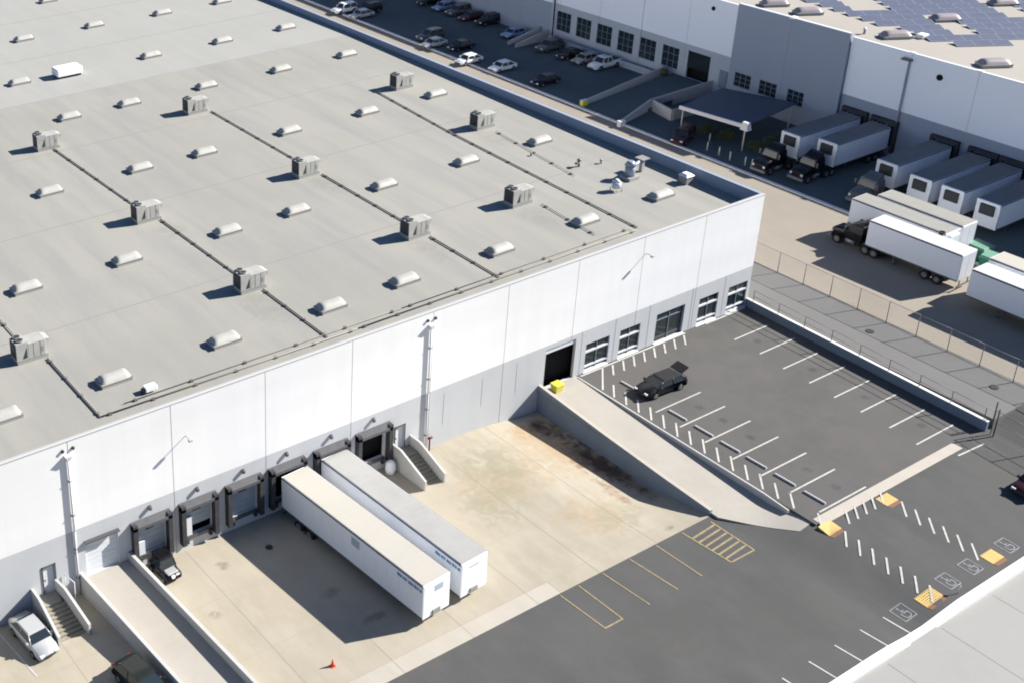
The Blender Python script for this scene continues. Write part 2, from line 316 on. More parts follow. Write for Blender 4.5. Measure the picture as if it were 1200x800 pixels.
# joints sawn in the street slab, gutters, seams
jm = MB()
for k in range(12): jm.box(52 + 6.1 * k, 52.04 + 6.1 * k, -75, -36.2, 0.751, 0.755)
jm.box(50, 125, -43.0, -42.96, 0.751, 0.755)
struct(jm, 'slab_joints', 'road')
jm = MB()
for k in range(13):
    x = -6 + 6.1 * k
    line(jm, (x, -19.4), (x, -0.1), .05, h_court, lift=.008, seg=26)
for y in (-6.2, -12.4, -18.0): line(jm, (-12, y), (73, y), .05, h_court, lift=.008, seg=114)
mat('court_joint', (0.33, 0.30, 0.25), 0.9)
struct(jm, 'court_joints', 'court_joint')
g = MB()
for k in range(14):
    x0 = 78.6 + k * 1.3; x1 = x0 + 1.3
    z = lambda x, y: 1.256 + 0.0 * x
    g.quad((x0, -25.35, z(0, 0)), (x1, -25.35, z(0, 0)), (x1, -24.45, z(0, 0)), (x0, -24.45, z(0, 0)))
struct(g, 'concrete_gutter', 'kerb_tan')
struct(MB().box(126.85, 127.3, -35, 150, 2.0, 2.45), 'yard_kerb', 'kerb')

# ------------------------------------------------------------------ ramps (structures: surfaces), walls are things
rm = MB(); N = 20
for k in range(N):
    y0, y1 = -20.0 * k / N, -20.0 * (k + 1) / N
    rm.quad((73.3, y1, rz(y1)), (78.25, y1, rz(y1)), (78.25, y0, rz(y0)), (73.3, y0, rz(y0)))
rm.quad((73.3, -20, rz(-20) - .6), (73.3, -19.3, rz(-19.3) - .6), (73.3, -19.3, rz(-19.3)), (73.3, -20, rz(-20)))
fl = [(73.3, -20.0), (78.0, -20.0)]
ny = 10
for k in range(ny):
    y0 = -20 - 4.6 * k / ny; y1 = -20 - 4.6 * (k + 1) / ny
    rm.quad((73.3 + 0.80 * (-20 - y1) ** 0.98, y1, h_fl(73.3, y1) - .6), (73.3 + 0.80 * (-20 - y0) ** 0.98, y0, h_fl(73.3, y0) - .6), (73.3 + 0.80 * (-20 - y0) ** 0.98, y0, h_fl(73.3 + 0.80 * (-20 - y0) ** 0.98, y0)), (73.3 + 0.80 * (-20 - y1) ** 0.98, y1, h_fl(73.3 + 0.80 * (-20 - y1) ** 0.98, y1)))
    for i in range(5):
        # left boundary sweeps right, right boundary follows kerb then flares
        lx = lambda y: 73.3 + 0.80 * (-20 - y) ** 0.98
        rx = lambda y: 78.25 + (0.25 if y < -23.4 else 0.0)
        q = lambda y, i: lx(y) + (rx(y) - lx(y)) * i / 5
        a_, b_, c_, d_ = (q(y1, i), y1), (q(y1, i + 1), y1), (q(y0, i + 1), y0), (q(y0, i), y0)
        rm.quad(*[(p[0], p[1], h_fl(*p)) for p in (a_, b_, c_, d_)])
struct(rm, 'door_ramp', 'ramp_floor')
w2 = MB()
r2 = lambda y: 1.25 - 0.045 * min(17.0, -y)
w2.quad((29.6, -17, r2(-17)), (33.5, -17, r2(-17)), (32.0, 0, 1.25), (28.1, 0, 1.25))
struct(w2, 'dock_ramp', 'ramp_floor')

# ------------------------------------------------------------------ painted lines
pl = MB()
flat = lambda x, y: 1.25
for y in (-8.0, -10.65, -13.3, -16.1, -18.8, -21.45, -24.2): line(pl, (79.7, y), (85.5, y), 0.14, flat)
for i, (y, xl, xr) in enumerate([(-3.7, 95.4, 100.3), (-6.65, 95.3, 100.4), (-9.5, 94.9, 100.0), (-12.3, 94.8, 100.0), (-14.95, 94.6, 99.8), (-17.6, 94.5, 99.7), (-20.35, 94.4, 99.5), (-23.0, 94.1, 99.3)]): line(pl, (xl, y), (xr, y), 0.14, flat)
line(pl, (78.5, -0.3), (92.5, -0.3), 0.16, flat)
line(pl, (95.5, -0.25), (101.3, -0.25), 0.16, flat)
y = -0.35
line(pl, (81.3, -0.3), (78.5, -3.0), 0.16, flat)
for k in range(14):
    y = -2.95 - 1.42 * k
    if y < -22.9: break
    line(pl, (79.9, y), (78.45, y - 1.45), 0.16, flat)
for k in range(8):
    x = 82.4 + 1.38 * k
    line(pl, (x, -0.5), (x - 1.25, -1.8), 0.16, flat)
hA = h_asph
line(pl, (79.5, -24.2), (78.4, -25.3), 0.13, lambda x, y: max(1.25, hA(x, y)))
for k in range(5):
    x = 81.5 + 1.08 * k; line(pl, (x, -25.2), (x - 1.0, -26.25), 0.15, lambda x, y: 1.26 if y > -25.3 else hA(x, y))
for k in range(6):
    y = -26.75 - 1.13 * k; line(pl, (86.3, y), (84.95, y - 1.3), 0.15, hA)
for k in range(7):
    y = -26.5 - 1.13 * k; line(pl, (79.45, y - .1), (78.1, y - 1.2), 0.15, hA, lift=.03, seg=4)
line(pl, (95.6, -25.7), (98.9, -25.9), 0.15, lambda x, y: hA(x, y))
for x in (74.35, 71.7, 68.9, 66.15, 63.4, 60.6): line(pl, (x - 0.1, -33.3), (x + 0.1, -35.2), 0.12, hA)
struct(pl, 'white_lines', 'white_paint')
yl = MB()
for x, x2 in ((56.9, 57.1), (58.75, 58.8), (61.2, 61.5), (64.05, 64.4), (66.9, 67.0)): line(yl, (x, -19.55), (x2, -23.75), 0.11, hA, seg=3)
line(yl, (57.1, -23.7), (58.8, -23.7), 0.13, hA)
for a_, b_ in (((69.7, -19.6), (70.0, -23.9)), ((70.0, -23.9), (72.6, -23.9)), ((72.6, -23.9), (72.6, -19.9))): line(yl, a_, b_, 0.13, hA, seg=3)
for k in range(6): line(yl, (69.85 + .03 * k, -20.5 - 0.58 * k), (72.5, -20.3 - 0.58 * k), 0.16, hA)
struct(yl, 'yellow_lines', 'yellow_line')
wl = MB(); line(wl, (21.15, -0.6), (21.75, -6.0), 0.12, h_court, seg=3)
struct(wl, 'court_line', 'white_paint')
# wheelchair emblems painted on the asphalt
for i, (cx, cy, lab) in enumerate(((75.8, -33.8, 'faded wheelchair emblem left of the left yellow pad by the kerb'), (81.0, -33.8, 'faded wheelchair emblem just right of the left yellow pad by the kerb'), (83.8, -33.8, 'faded wheelchair emblem just left of the right yellow pad by the kerb'), (88.3, -33.9, 'faded wheelchair emblem right of the right yellow pad by the kerb'))):
    e = MB(); P = lambda u, v: (cx + u, cy + v)
    for a_, b_ in (((-.62, -.62), (.62, -.62)), ((.62, -.62), (.62, .62)), ((.62, .62), (-.62, .62)), ((-.62, .62), (-.62, -.62))): line(e, P(*a_), P(*b_), 0.09, hA)
    pts = [P(0.05 + .33 * math.cos(t), -.18 + .33 * math.sin(t)) for t in [R(-220 + 25 * k) for k in range(11)]]
    for a_, b_ in zip(pts, pts[1:]): line(e, a_, b_, 0.11, hA, lift=0.016)
    for a_, b_ in (((-.05, .3), (-.02, -.05)), ((-.02, -.05), (.28, -.05)), ((.28, -.05), (.38, -.38)), ((-.05, .12), (.2, .12))): line(e, P(*a_), P(*b_), 0.1, hA, lift=0.02)
    e.prism([P(-.06 + .1 * math.cos(R(45 * k)), .42 + .1 * math.sin(R(45 * k))) for k in range(8)], lambda x, y: hA(x, y) + .004, lambda x, y: hA(x, y) + .018)
    tag(e.build('parking_emblem', 'blue_line'), lab, 'pavement emblem', 'wheelchair emblems by the kerb')
# tactile pads
for (cx, cy, lab) in ((78.8, -25.75, 'bright yellow tactile pad at the foot of the concrete ramp flare'), (85.55, -26.0, 'pale yellow tactile pad against the middle of the concrete gutter'), (78.4, -34.0, 'yellow tactile pad at the kerb end of the left hatched walkway'), (86.2, -34.0, 'small pale yellow tactile pad at the kerb end of the right hatched walkway')):
    t = thing('tactile_pad', lab, 'tactile paving', (cx, cy, hA(cx, cy)), group='tactile pads of the crossings')
    w = 0.95 if cy < -30 and cx < 80 else 0.72
    e = MB(); e.prism([(cx - w, cy - .5), (cx + w, cy - .5), (cx + w, cy + .5), (cx - w, cy + .5)], lambda x, y: hA(x, y) - .1, lambda x, y: max(hA(x, y), 1.26 if y > -25.3 else 0) + .03)
    e.build('pad', 'tactile', t)
    e = MB()
    for i in range(9):
        for j in range(6):
            x = cx - w + .1 + i * (2 * w - .2) / 8; yy = cy - .42 + j * .168; z = max(hA(x, yy), 1.26 if yy > -25.3 else 0) + .03
            e.box(x - .03, x + .03, yy - .03, yy + .03, z - .01, z + .015)
    e.build('studs', 'tactile', t)
    e = MB(); e.prism([(cx - w + .1, cy - .82), (cx + w - .1, cy - .82), (cx + w, cy - .51), (cx - w, cy - .51)], lambda x, y: hA(x, y) - .1, lambda x, y: hA(x, y) + .02); e.build('border', 'brick_edge', t)

# ------------------------------------------------------------------ main warehouse
TOP, MID = 13.55, 5.78
wh = thing('warehouse', 'large warehouse with pale flat roof, white upper wall and grey base', 'warehouse', (40, 20, 0))
def facade(parent, name, mats, u0, u1, z0, z1, zmid, openings, seams, pos, depth=0.28, th=0.35, split=None, seam_top=None):
    """pos(u, d, z) -> world point, d = distance behind the face. openings: (u0,u1,z0,z1). mats: lower, upper, joint"""
    mb = MB()
    us = sorted({u0, u1, *[o[0] for o in openings], *[o[1] for o in openings], *[s - .03 for s in seams], *[s + .03 for s in seams]})
    us = [u for u in us if u0 <= u <= u1]
    zs = sorted({z0, z1, zmid, *[o[2] for o in openings], *[o[3] for o in openings]})
    def inop(u, z): return any(o[0] < u < o[1] and o[2] < z < o[3] for o in openings)
    def isseam(u): return any(abs(u - s) < .03 for s in seams)
    def q(a, b, c, d, mi): mb.add([pos(*a), pos(*b), pos(*c), pos(*d)], [(0, 1, 2, 3)], mi)
    for ua, ub in zip(us, us[1:]):
        for za, zb in zip(zs, zs[1:]):
            um, zm = (ua + ub) / 2, (za + zb) / 2
            if inop(um, zm): continue
            mi = (0 if zm < zmid else 1); d = 0.0
            if isseam(um):
                d = 0.035; q((ua, 0, za), (ua, d, za), (ua, d, zb), (ua, 0, zb), mi); q((ub, d, za), (ub, 0, za), (ub, 0, zb), (ub, d, zb), mi); mi = 2
            q((ua, d, za), (ub, d, za), (ub, d, zb), (ua, d, zb), mi)
    for (a, b, c, d) in openings:
        q((a, 0, c), (a, depth, c), (a, depth, d), (a, 0, d), 0); q((b, depth, c), (b, 0, c), (b, 0, d), (b, depth, d), 0)
        q((a, 0, d), (a, depth, d), (b, depth, d), (b, 0, d), 0); q((a, depth, c), (a, 0, c), (b, 0, c), (b, depth, c), 0)
    q((u0, 0, z1), (u1, 0, z1), (u1, th, z1), (u0, th, z1), 2)
    q((u0, 0, z0), (u0, 0, z1), (u0, th, z1), (u0, th, z0), 1); q((u1, 0, z0), (u1, th, z0), (u1, th, z1), (u1, 0, z1), 1)
    return mb.build(name, mats, parent)
DOCKS = [(32.25, 35.55), (36.35, 39.6), (40.45, 43.75), (44.45, 47.85), (48.75, 52.15), (52.95, 56.5)]
dock_op = [((a + b) / 2 - 1.25, (a + b) / 2 + 1.25, 1.2, 3.9) for a, b in DOCKS]
WIN = [(79.15, 82.15), (83.55, 86.2), (94.35, 97.1), (98.6, 101.4)]
doors = [(25.1, 26.0, 1.25, 3.55), (57.15, 58.1, 1.25, 3.5), (28.5, 31.2, 1.25, 4.4), (74.05, 77.75, 1.25, 5.35), (88.4, 92.3, 1.25, 4.4)]
op = dock_op + doors + [(a, b, 1.35, 4.25) for a, b in WIN]
SEAM = [101.8 - 8.22 * k for k in range(1, 14)]
facade(wh, 'front_wall', ['grey_wall', 'white_wall', 'joint'], -12, 101.8, -1.3, TOP, MID, op, SEAM, lambda u, d, z: (u, d, z))
facade(wh, 'side_wall', ['grey_wall', 'white_wall', 'joint'], 0.36, 160, 0.5, TOP, MID, [], [8.2 * k for k in range(1, 19)], lambda u, d, z: (101.8 - d, u, z))
MB().box(-12, 101.4, 160.01, 160.3, 0, TOP).box(-12, -11.7, 0.36, 160, 0, TOP - .01).build('back_wall', 'white_wall', wh)
# black sheet stands in for the interior darkness behind openings
MB().box(-11, 101.0, 0.9, 1.0, -0.2, 6).build('interior_dark_sheet', 'interior', wh)
z_roof = lambda y: 12.3 + 0.008 * y if y < 66 else 12.3 + 0.008 * 66 - 0.006 * (y - 66)
MB().quad((-11.7, 0.36, z_roof(0)), (101.44, 0.36, z_roof(0)), (101.44, 66, z_roof(66)), (-11.7, 66, z_roof(66))).quad((-11.7, 66, z_roof(66)), (101.44, 66, z_roof(66)), (101.44, 160, z_roof(160)), (-11.7, 160, z_roof(160)), 1).build('roof', ['roof', 'roof_back'], wh)
# membrane laps on the roof : slightly raised strips
lp = MB()
for yy in (16.2, 33.5, 50.5, 66.1, 82.0, 99.0): lp.box(-11.5, 101.3, yy, yy + .14, z_roof(yy) - .05, z_roof(yy) + .012)
lp.build('membrane_laps', 'lap', wh)
# coping
cp = MB().box(-12.03, 101.83, -0.03, 0.13, TOP - .05, TOP + .03)
MB().box(101.42, 101.83, 0.381, 160.0, TOP - .05, TOP + .04).build('side_coping', 'parapet_shade_blue', wh)
cp.build('coping', 'coping_metal', wh)
MB().box(101.39, 101.43, 0.40, 159.9, 12.0, TOP - .06).build('parapet_lining', 'parapet_shade_blue', wh)
# dock doors
for i, (a, b) in enumerate(DOCKS):
    c = (a + b) / 2
    seal = MB()
    dep = 0.55
    seal.box(a, a + .36, -dep, -.003, 0.75, 4.42).box(b - .36, b, -dep, -.003, 0.75, 4.42)
    seal.hexa([(a, -dep, 3.95), (b, -dep, 3.95), (b, -.003, 3.95), (a, -.003, 3.95), (a, -dep, 4.2), (b, -dep, 4.2), (b, -.003, 4.5), (a, -.003, 4.5)], 1)
    s_ = seal.build('dock_seal', ['black_rubber', 'seal_grey'], wh)
    if i not in (5,):
        dz = 1.22 if i not in (1, 3, 4) else (1.9 if i == 1 else 3.2)
        d_ = MB().box(c - 1.27, c + 1.27, 0.16, 0.22, dz, 3.95)
        for k in range(5):
            zz = dz + (3.9 - dz) * k / 5; d_.box(c - 1.25, c + 1.25, 0.145, 0.16, zz, zz + .04)
        pnl = d_.build('door_panel', 'door_panel', wh)
        MB().box(c - .35, c + .35, 0.13, 0.16, 3.2, 3.5).build('door_window', 'glass_dark', pnl)
    MB().box(c - 1.2, c + 1.2, -.12, -.003, 0.86, 1.18).build('dock_leveller', 'steel', wh)
    for sx in (-1.05, 1.05): MB().rbox(c + sx - .14, c + sx + .14, -.28, -.003, 0.6, 1.1, .03).build('dock_bumper', 'black_rubber', wh)
    if i in (0, 1): MB().box(c - 1.15, c - .55, -.06, 0.1, 1.2, 2.4 + .5 * i).build('door_guard', 'door_white', wh)
    lp_ = MB().box(c - .1, c + .1, -.18, -.003, 5.38, 5.44).rbox(c - .12, c + .12, -.26, -.05, 5.12, 5.42, .03); lp_.build('dock_lamp', 'steel', wh)
# person doors
for (a, b, z0, z1) in doors[:2]:
    d_ = MB().box(a + .06, b - .06, .12, .17, z0 + .01, z1 - .06).build('door', 'door_white', wh)
    MB().box(a + .12, a + .18, .05, .12, z0 + 1.0, z0 + 1.14).build('door_handle', 'steel', d_)
    MB().box(a - .1, a - .002, -.05, .1, z0, z1 + .1).box(b + .002, b + .1, -.05, .1, z0, z1 + .1).box(a - .1, b + .1, -.05, .1, z1 + .002, z1 + .1).build('door_frame', 'steel', wh)
a, b, z0, z1 = doors[2]
d_ = MB().box(a, b, .2, .26, z0, z1)
for k in range(7): d_.box(a, b, .185, .2, z0 + .45 * k, z0 + .45 * k + .03)
tag(d_.build('roller_door', 'door_white', wh))
MB().box(a - .05, b + .05, -.35, -.003, z1 + .02, z1 + .12).build('door_hood', 'steel', wh)
a, b, z0, z1 = doors[3]
MB().box(a, b, .1, .2, 4.85, 5.1).box(a, b, .12, .2, 5.1, z1).build('raised_shutter', 'frame_white', wh)
# entry recess
a, b, z0, z1 = doors[4]
e = MB().box(a, b, .22, .27, z0, z1).build('entry_glass', 'glass_dark', wh)
MB().box(a, a + .08, .15, .22, z0, z1).box(b - .08, b, .15, .22, z0, z1).box((a + b) / 2 - .04, (a + b) / 2 + .04, .15, .22, z0, z1).box(a, b, .15, .22, z0 + 2.3, z0 + 2.38).build('entry_frame', 'frame_blue', e)
MB().box(a - .1, b + .05, -.22, -.01, 1.25, 1.31).build('entry_step', 'kerb', wh)
for (a, b) in WIN:
    z0, z1 = 1.35, 4.25
    w_ = MB().box(a + .02, b - .02, .16, .2, z0 + .1, z1 - .02).build('window', 'glass_dark', wh)
    f = MB(); n = 2
    f.box(a, a + .07, .08, .16, z0, z1).box(b - .07, b, .08, .16, z0, z1).box(a, b, .08, .16, z1 - .07, z1).box((a + b) / 2 - .04, (a + b) / 2 + .04, .08, .16, z0, z1)
    f.build('window_frame', 'frame_blue', w_)
    MB().box(a, b, .02, .159, z0 + 1.95, z0 + 2.12).build('window_rail', 'frame_white', w_)
    MB().box(a, b, .02, .159, z0 + .42, z0 + .56).build('window_rail', 'frame_white', w_)
    MB().box(a, b, .0, .159, z0, z0 + .1).build('window_sill', 'frame_white', w_)
    MB().box(a - .1, b + .05, -.13, -.01, 1.25, 1.30).build('window_kerb', 'kerb', wh)
# pilaster edge joints in the office base
pj = MB()
for x in (78.5, 82.8, 87.3, 93.2, 97.9): pj.box(x, x + .05, -.012, .0, 1.3, MID)
pj.build('office_joints', 'joint', wh)
# floodlight arms that throw slanted shadows
for x, z, lab in ((85.7, 11.7, 'r'), (37.2, 10.4, 'l')):
    m_ = MB().tube((x, 0, z), (x, -.62, z + .05), .035, 8).rbox(x - .16, x + .16, -.86, -.6, z - .06, z + .1, .03); m_.build('flood_light', 'joint', wh)
# streaks/marks
mk = MB()
for x, w in ((62.3, .05), (66.6, .06), (70.6, .05)): mk.box(x, x + w, -.012, 0, 1.6 + random.random(), 5.0 + random.random() * .6)
mk.build('wall_streaks', 'wall_streak', wh)  # weather streaks drawn as thin raised strips

# downpipes
def downpipe(x, lab):
    t = thing('downpipe', lab, 'downpipe', (x, -.15, 0), group='rainwater downpipes on the long wall')
    MB().tube((x, -.12, MID), (x, -.12, 12.1), .085, 10).build('upper_pipe', 'white_wall', t)
    MB().tube((x, -.12, 0.05), (x, -.12, MID - .01), .09, 10).build('lower_pipe', 'grey_wall', t)
    MB().hexa([(x - .1, -.27, 12.0), (x + .1, -.27, 12.0), (x + .1, -.01, 12.0), (x - .1, -.01, 12.0), (x - .25, -.36, 12.45), (x + .25, -.36, 12.45), (x + .25, -.01, 12.45), (x - .25, -.01, 12.45)]).build('rain_hopper', 'white_wall', t)
    for dx in (-.35, .45): MB().tube((x + dx, -.12, 12.85), (x + dx, -.003, 12.85), .13, 10).build('scupper', 'black_rubber', t)
    for z in (1.6, 4.2, 7.2, 10.2): MB().box(x - .13, x + .13, -.22, -.003, z, z + .05).build('bracket', 'steel', t)
downpipe(27.75, 'downpipe left of the roller door, between stair and long narrow ramp')
downpipe(60.4, 'downpipe beside the short stair right of the open dock door')
t = thing('fire_valve', 'dark red fire valve low on the wall beside the right downpipe', 'fire valve', (60.6, -.3, 0))
MB().tube((60.7, -.3, 0.02), (60.7, -.3, 1.3), .07).build('riser', 'red_paint', t)
MB().tube((60.55, -.3, 1.3), (60.95, -.3, 1.3), .11).build('valve_body', 'red_paint', t)

# ------------------------------------------------------------------ roof plant
ORD = ['nearest', 'second', 'third', 'fourth', 'fifth', 'sixth', 'seventh', 'eighth']
def make_skylight(loc, lab, domemat='dome', scale=1.0, rzz=0.0, grp='skylights on the main roof'):
    t = thing('skylight', lab, 'skylight', loc, rzz, grp)
    L, Wd, hh = 1.3 * scale, 0.68 * scale, 0.40 * scale
    MB().box(-L, L, -Wd, Wd, 0, .34).box(-L - .05, L + .05, -Wd - .05, Wd + .05, .31, .37).build('base_curb', 'curb_metal', t, True)
    mb = MB(); nu, nv = 14, 8; vs = []
    for j in range(nv + 1):
        for i in range(nu + 1):
            u = -1 + 2 * i / nu; v = -1 + 2 * j / nv
            z = .37 + hh * (max(0, 1 - abs(u) ** 7) ** .6) * (max(0, 1 - abs(v) ** 2.2) ** .6)
            vs.append((u * L * .96, v * Wd * .94, z))
    mb.add(vs, [(j * (nu + 1) + i, j * (nu + 1) + i + 1, (j + 1) * (nu + 1) + i + 1, (j + 1) * (nu + 1) + i) for j in range(nv) for i in range(nu)], 0, True)
    mb.build('dome', domemat, t, True)
    return t
sx = [95.3, 85.0, 74.1, 63.2, 55.3, 44.8, 34.8, 25.6, 15.5]
sy = [6.8, 23.7, 41.1, 59.0, 73.4, 90.4, 106.5]
rown = ['in the row nearest the white wall', 'in the second row back', 'in the third row back', 'in the fourth row back', 'in the fifth row back', 'in the sixth row back', 'in the farthest row']
first = None
for j, yy in enumerate(sy):
    n = 0
    for i, xx in enumerate(sx):
        if j == 4 and i == 3: continue        # the white box stands here
        if j == 1 and i > 6: continue
        if j >= 2 and i > 6: continue
        if j == 2 and i > 6: continue
        n += 1
        lab = 'pale domed skylight, %s from the right %s' % (['first', 'second', 'third', 'fourth', 'fifth', 'sixth', 'seventh', 'eighth', 'ninth'][n - 1], rown[j])
        loc = (xx + random.uniform(-.15, .15), yy + random.uniform(-.15, .15), z_roof(yy) - .02)
        if first is None: first = make_skylight(loc, lab)
        else: dup(first, loc, 0, lab)

def make_hvac(loc, lab):
    t = thing('rooftop_unit', lab, 'air conditioner', loc, 0, 'rooftop air conditioning units')
    B = lambda mb, n, m: mb.build(n, m, t, True)
    B(MB().box(-1.45, 1.35, -.72, .72, 0, .28), 'base_curb', 'curb_metal')
    cab = B(MB().rbox(-.45, 1.15, -.75, .75, .28, 1.50, .03), 'cabinet', 'unit_light')
    MB().box(.05, .08, -.765, -.75, .35, 1.45).box(.66, .72, -.765, -.75, .35, 1.45).box(.78, .95, -.762, -.75, .6, 1.0).build('access_panel', 'unit_mid', cab, True)
    B(MB().box(-1.5, -.46, -.75, -.64, .28, 1.66).box(-1.5, -.46, .64, .75, .28, 1.66).box(-1.5, -.46, -.64, .64, 1.56, 1.66).box(-1.5, -.46, -.64, .64, .28, .4), 'condenser_frame', 'unit_light')
    B(MB().box(-1.46, -.55, -.62, .62, .41, 1.55), 'coil', 'unit_dark')
    B(MB().add([(-.95, -.77, .42), (-.55, -.77, .42), (-.55, -.77, 1.25)], [(0, 1, 2)]).add([(-.95, -.76, .42), (-.55, -.76, .42), (-.55, -.76, 1.25)], [(0, 2, 1)]), 'coil_gap', 'unit_dark')
    B(MB().box(-1.52, -1.5, -.6, .6, .4, 1.5), 'end_shade_panel', 'unit_dark')  # dark sheet put over the unit's shaded end face
    for yy in (-.33, .33):
        f = B(MB().tube((-1.0, yy, 1.66), (-1.0, yy, 1.78), .33, 16), 'fan_shroud', 'unit_mid')
        MB().tube((-1.0, yy, 1.782), (-1.0, yy, 1.79), .27, 16).build('fan', 'unit_dark', f, True)
    B(MB().hexa([(1.15, -.6, .9), (1.55, -.6, 1.15), (1.55, .6, 1.15), (1.15, .6, .9), (1.15, -.6, 1.47), (1.6, -.6, 1.35), (1.6, .6, 1.35), (1.15, .6, 1.47)]), 'intake_hood', 'unit_light')
    t.scale = (.93, .90, 1.12)
    return t
HV = [(30.8, 13.4, 'air conditioning unit at the left edge, on the pipe nearest the left corner'), (49.6, 52.2, 'air conditioning unit farthest back on the second pipe from the left'), (50.3, 30.3, 'air conditioning unit in the middle of the second pipe from the left'), (51.4, 13.3, 'air conditioning unit nearest the wall on the second pipe from the left'), (68.7, 52.6, 'air conditioning unit at the far end of the central long pipe'), (69.2, 30.6, 'air conditioning unit in the middle of the central long pipe'), (69.8, 13.5, 'air conditioning unit nearest the wall on the central long pipe'), (93.8, 45.7, 'air conditioning unit farthest back near the blue parapet'), (93.2, 30.5, 'air conditioning unit beside the rightmost pipe, near the blue parapet'), (82.6, 13.4, 'air conditioning unit nearest the right end of the white wall')]
h0 = None
for x, y, lab in HV:
    if h0 is None: h0 = make_hvac((x, y, z_roof(y)), lab)
    else: dup(h0, (x, y, z_roof(y)), random.uniform(-.02, .02), lab)

def pipe_run(pts, lab, r=.065, step=3.0):
    z0 = z_roof(pts[0][1])
    t = thing('gas_pipe', lab, 'roof pipe', (pts[0][0], pts[0][1], z0), group='pipes running over the roof')
    mb = MB()
    for (a, b) in zip(pts, pts[1:]): mb.tube((a[0], a[1], z_roof(a[1]) + .10), (b[0], b[1], z_roof(b[1]) + .10), r, 8)
    mb.build('pipe', 'pipe', t)
    for (a, b) in zip(pts, pts[1:]):
        L = math.hypot(b[0] - a[0], b[1] - a[1]); n = max(1, int(L / step))
        for k in range(n + 1):
            s = (k + .2) / (n + .4); x = a[0] + (b[0] - a[0]) * s; y = a[1] + (b[1] - a[1]) * s
            MB().box(x - .13, x + .13, y - .13, y + .13, z_roof(y), z_roof(y) + .14).build('support_block', 'wood_block', t)
pipe_run([(31.8, 12.4), (31.8, 2.9)], 'short dark pipe from the left edge unit down to the white wall')
pipe_run([(31.8, 2.9), (55, 2.7), (87.5, 2.9)], 'long dark pipe along the front edge of the roof', .055, 3.4)
pipe_run([(34, 3.5), (60, 3.35), (87.5, 3.5)], 'thin second pipe just behind the front edge pipe', .03, 5.0)
pipe_run([(30.9, 15), (30.9, 30)], 'pipe running back from the left edge unit', .045, 3.2)
pipe_run([(52.1, 12.4), (52.2, 3.0)], 'pipe from the second unit down to the front edge pipe')
pipe_run([(51.7, 14.3), (51.3, 29.4)], 'pipe between the near and middle units of the second line')
pipe_run([(50.8, 31.5), (50.0, 51.4)], 'pipe between the middle and far units of the second line')
pipe_run([(70.6, 12.4), (70.6, 3.0)], 'pipe from the central near unit down to the front edge pipe')
pipe_run([(70.6, 14.4), (70.5, 29.6)], 'pipe between the near and middle units of the central line')
pipe_run([(70.4, 31.6), (70.2, 51.6)], 'pipe between the middle and far units of the central line')
pipe_run([(88.0, 3.2), (89.0, 30.8), (90.2, 46.0)], 'rightmost long pipe parallel to the blue parapet')
pipe_run([(84.2, 11.9), (83.6, 4.3)], 'faint pipe from the rightmost near unit towards the wall', .035)
pipe_run([(93.4, 28.5), (91.8, 15.0)], 'thin pipe with small supports right of the rightmost long pipe', .03, 3.2)
# white roof box
t = thing('roof_box', 'bright white raised box far back on the left of the roof', 'roof unit', (61.5, 72.8, z_roof(73)))
MB().rbox(59.9, 63.4, 72.0, 73.9, z_roof(73) + .35, z_roof(73) + 1.25, .1).build('white_casing', 'roof_white', t)
MB().box(60.1, 63.2, 72.2, 73.7, z_roof(73), z_roof(73) + .35).build('base_frame', 'unit_dark', t)
# exhaust vents
def vent(x, y, h, r, lab, mt='unit_light', elbow=False):
    z = z_roof(y); t = thing('roof_vent', lab, 'roof vent', (x, y, z))
    MB().tube((x, y, z), (x, y, z + h), r, 10).build('vent_pipe', mt, t)
    MB().tube((x, y, z + h), (x, y, z + h + r * 1.6), r * 2.0, 10, r1=r * .5).build('vent_cap', mt, t)
    if elbow: MB().tube((x, y, z + h * .7), (x - .6, y - .1, z + h * .7), r, 10).build('vent_elbow', mt, t)
vent(94.0, 16.6, .7, .14, 'dark bent vent pipe standing left of the ducts', 'unit_mid', True)
vent(96.5, 15.9, .35, .1, 'tiny grey vent behind the bent vent pipe')
vent(91.9, 21.4, .2, .09, 'tiny low vent beside the skylight near the thin pipe', 'unit_mid')
zr = z_roof(12)
t = thing('exhaust_fan', 'large grey exhaust fan with curved duct near the blue parapet', 'exhaust fan', (96.0, 11.6, zr))
MB().box(95.3, 96.7, 10.9, 12.3, zr, zr + .35).build('base_curb', 'curb_metal', t)
MB().tube((96, 11.6, zr + .35), (96, 11.6, zr + 1.5), .52, 14).build('fan_housing', 'duct', t)
MB().tube((96, 11.6, zr + 1.5), (96, 11.6, zr + 1.95), .62, 14, r1=.3).build('fan_cap', 'duct', t)
MB().tube((96.3, 11.7, zr + 1.2), (98.3, 12.2, zr + 1.25), .2, 10).build('duct', 'duct', t)
MB().rbox(98.2, 98.6, 12.0, 12.4, zr, zr + 1.4, .04).build('motor_box', 'unit_light', t)
MB().box(97.9, 99.0, 11.7, 12.8, zr + 1.42, zr + 1.5).build('motor_lid', 'unit_mid', t)
t = thing('small_fan', 'small pale roof fan on legs left of the large exhaust fan', 'exhaust fan', (92.6, 10.2, zr))
for a_, b_ in ((92.2, 9.8), (93.0, 9.8), (92.2, 10.6), (93.0, 10.6)): MB().tube((a_, b_, zr), (a_, b_, zr + .4), .04).build('leg', 'curb_metal', t)
MB().tube((92.6, 10.2, zr + .4), (92.6, 10.2, zr + 1.0), .45, 12).build('fan_drum', 'trailer_grey', t)
MB().tube((92.6, 10.2, zr + 1.0), (92.6, 10.2, zr + 1.3), .4, 12, r1=.15).build('fan_cap', 'trailer_grey', t)
t = thing('roof_hatch', 'white capped vent box beside the parapet, right of the exhaust fan', 'roof vent', (100.0, 7.8, zr))
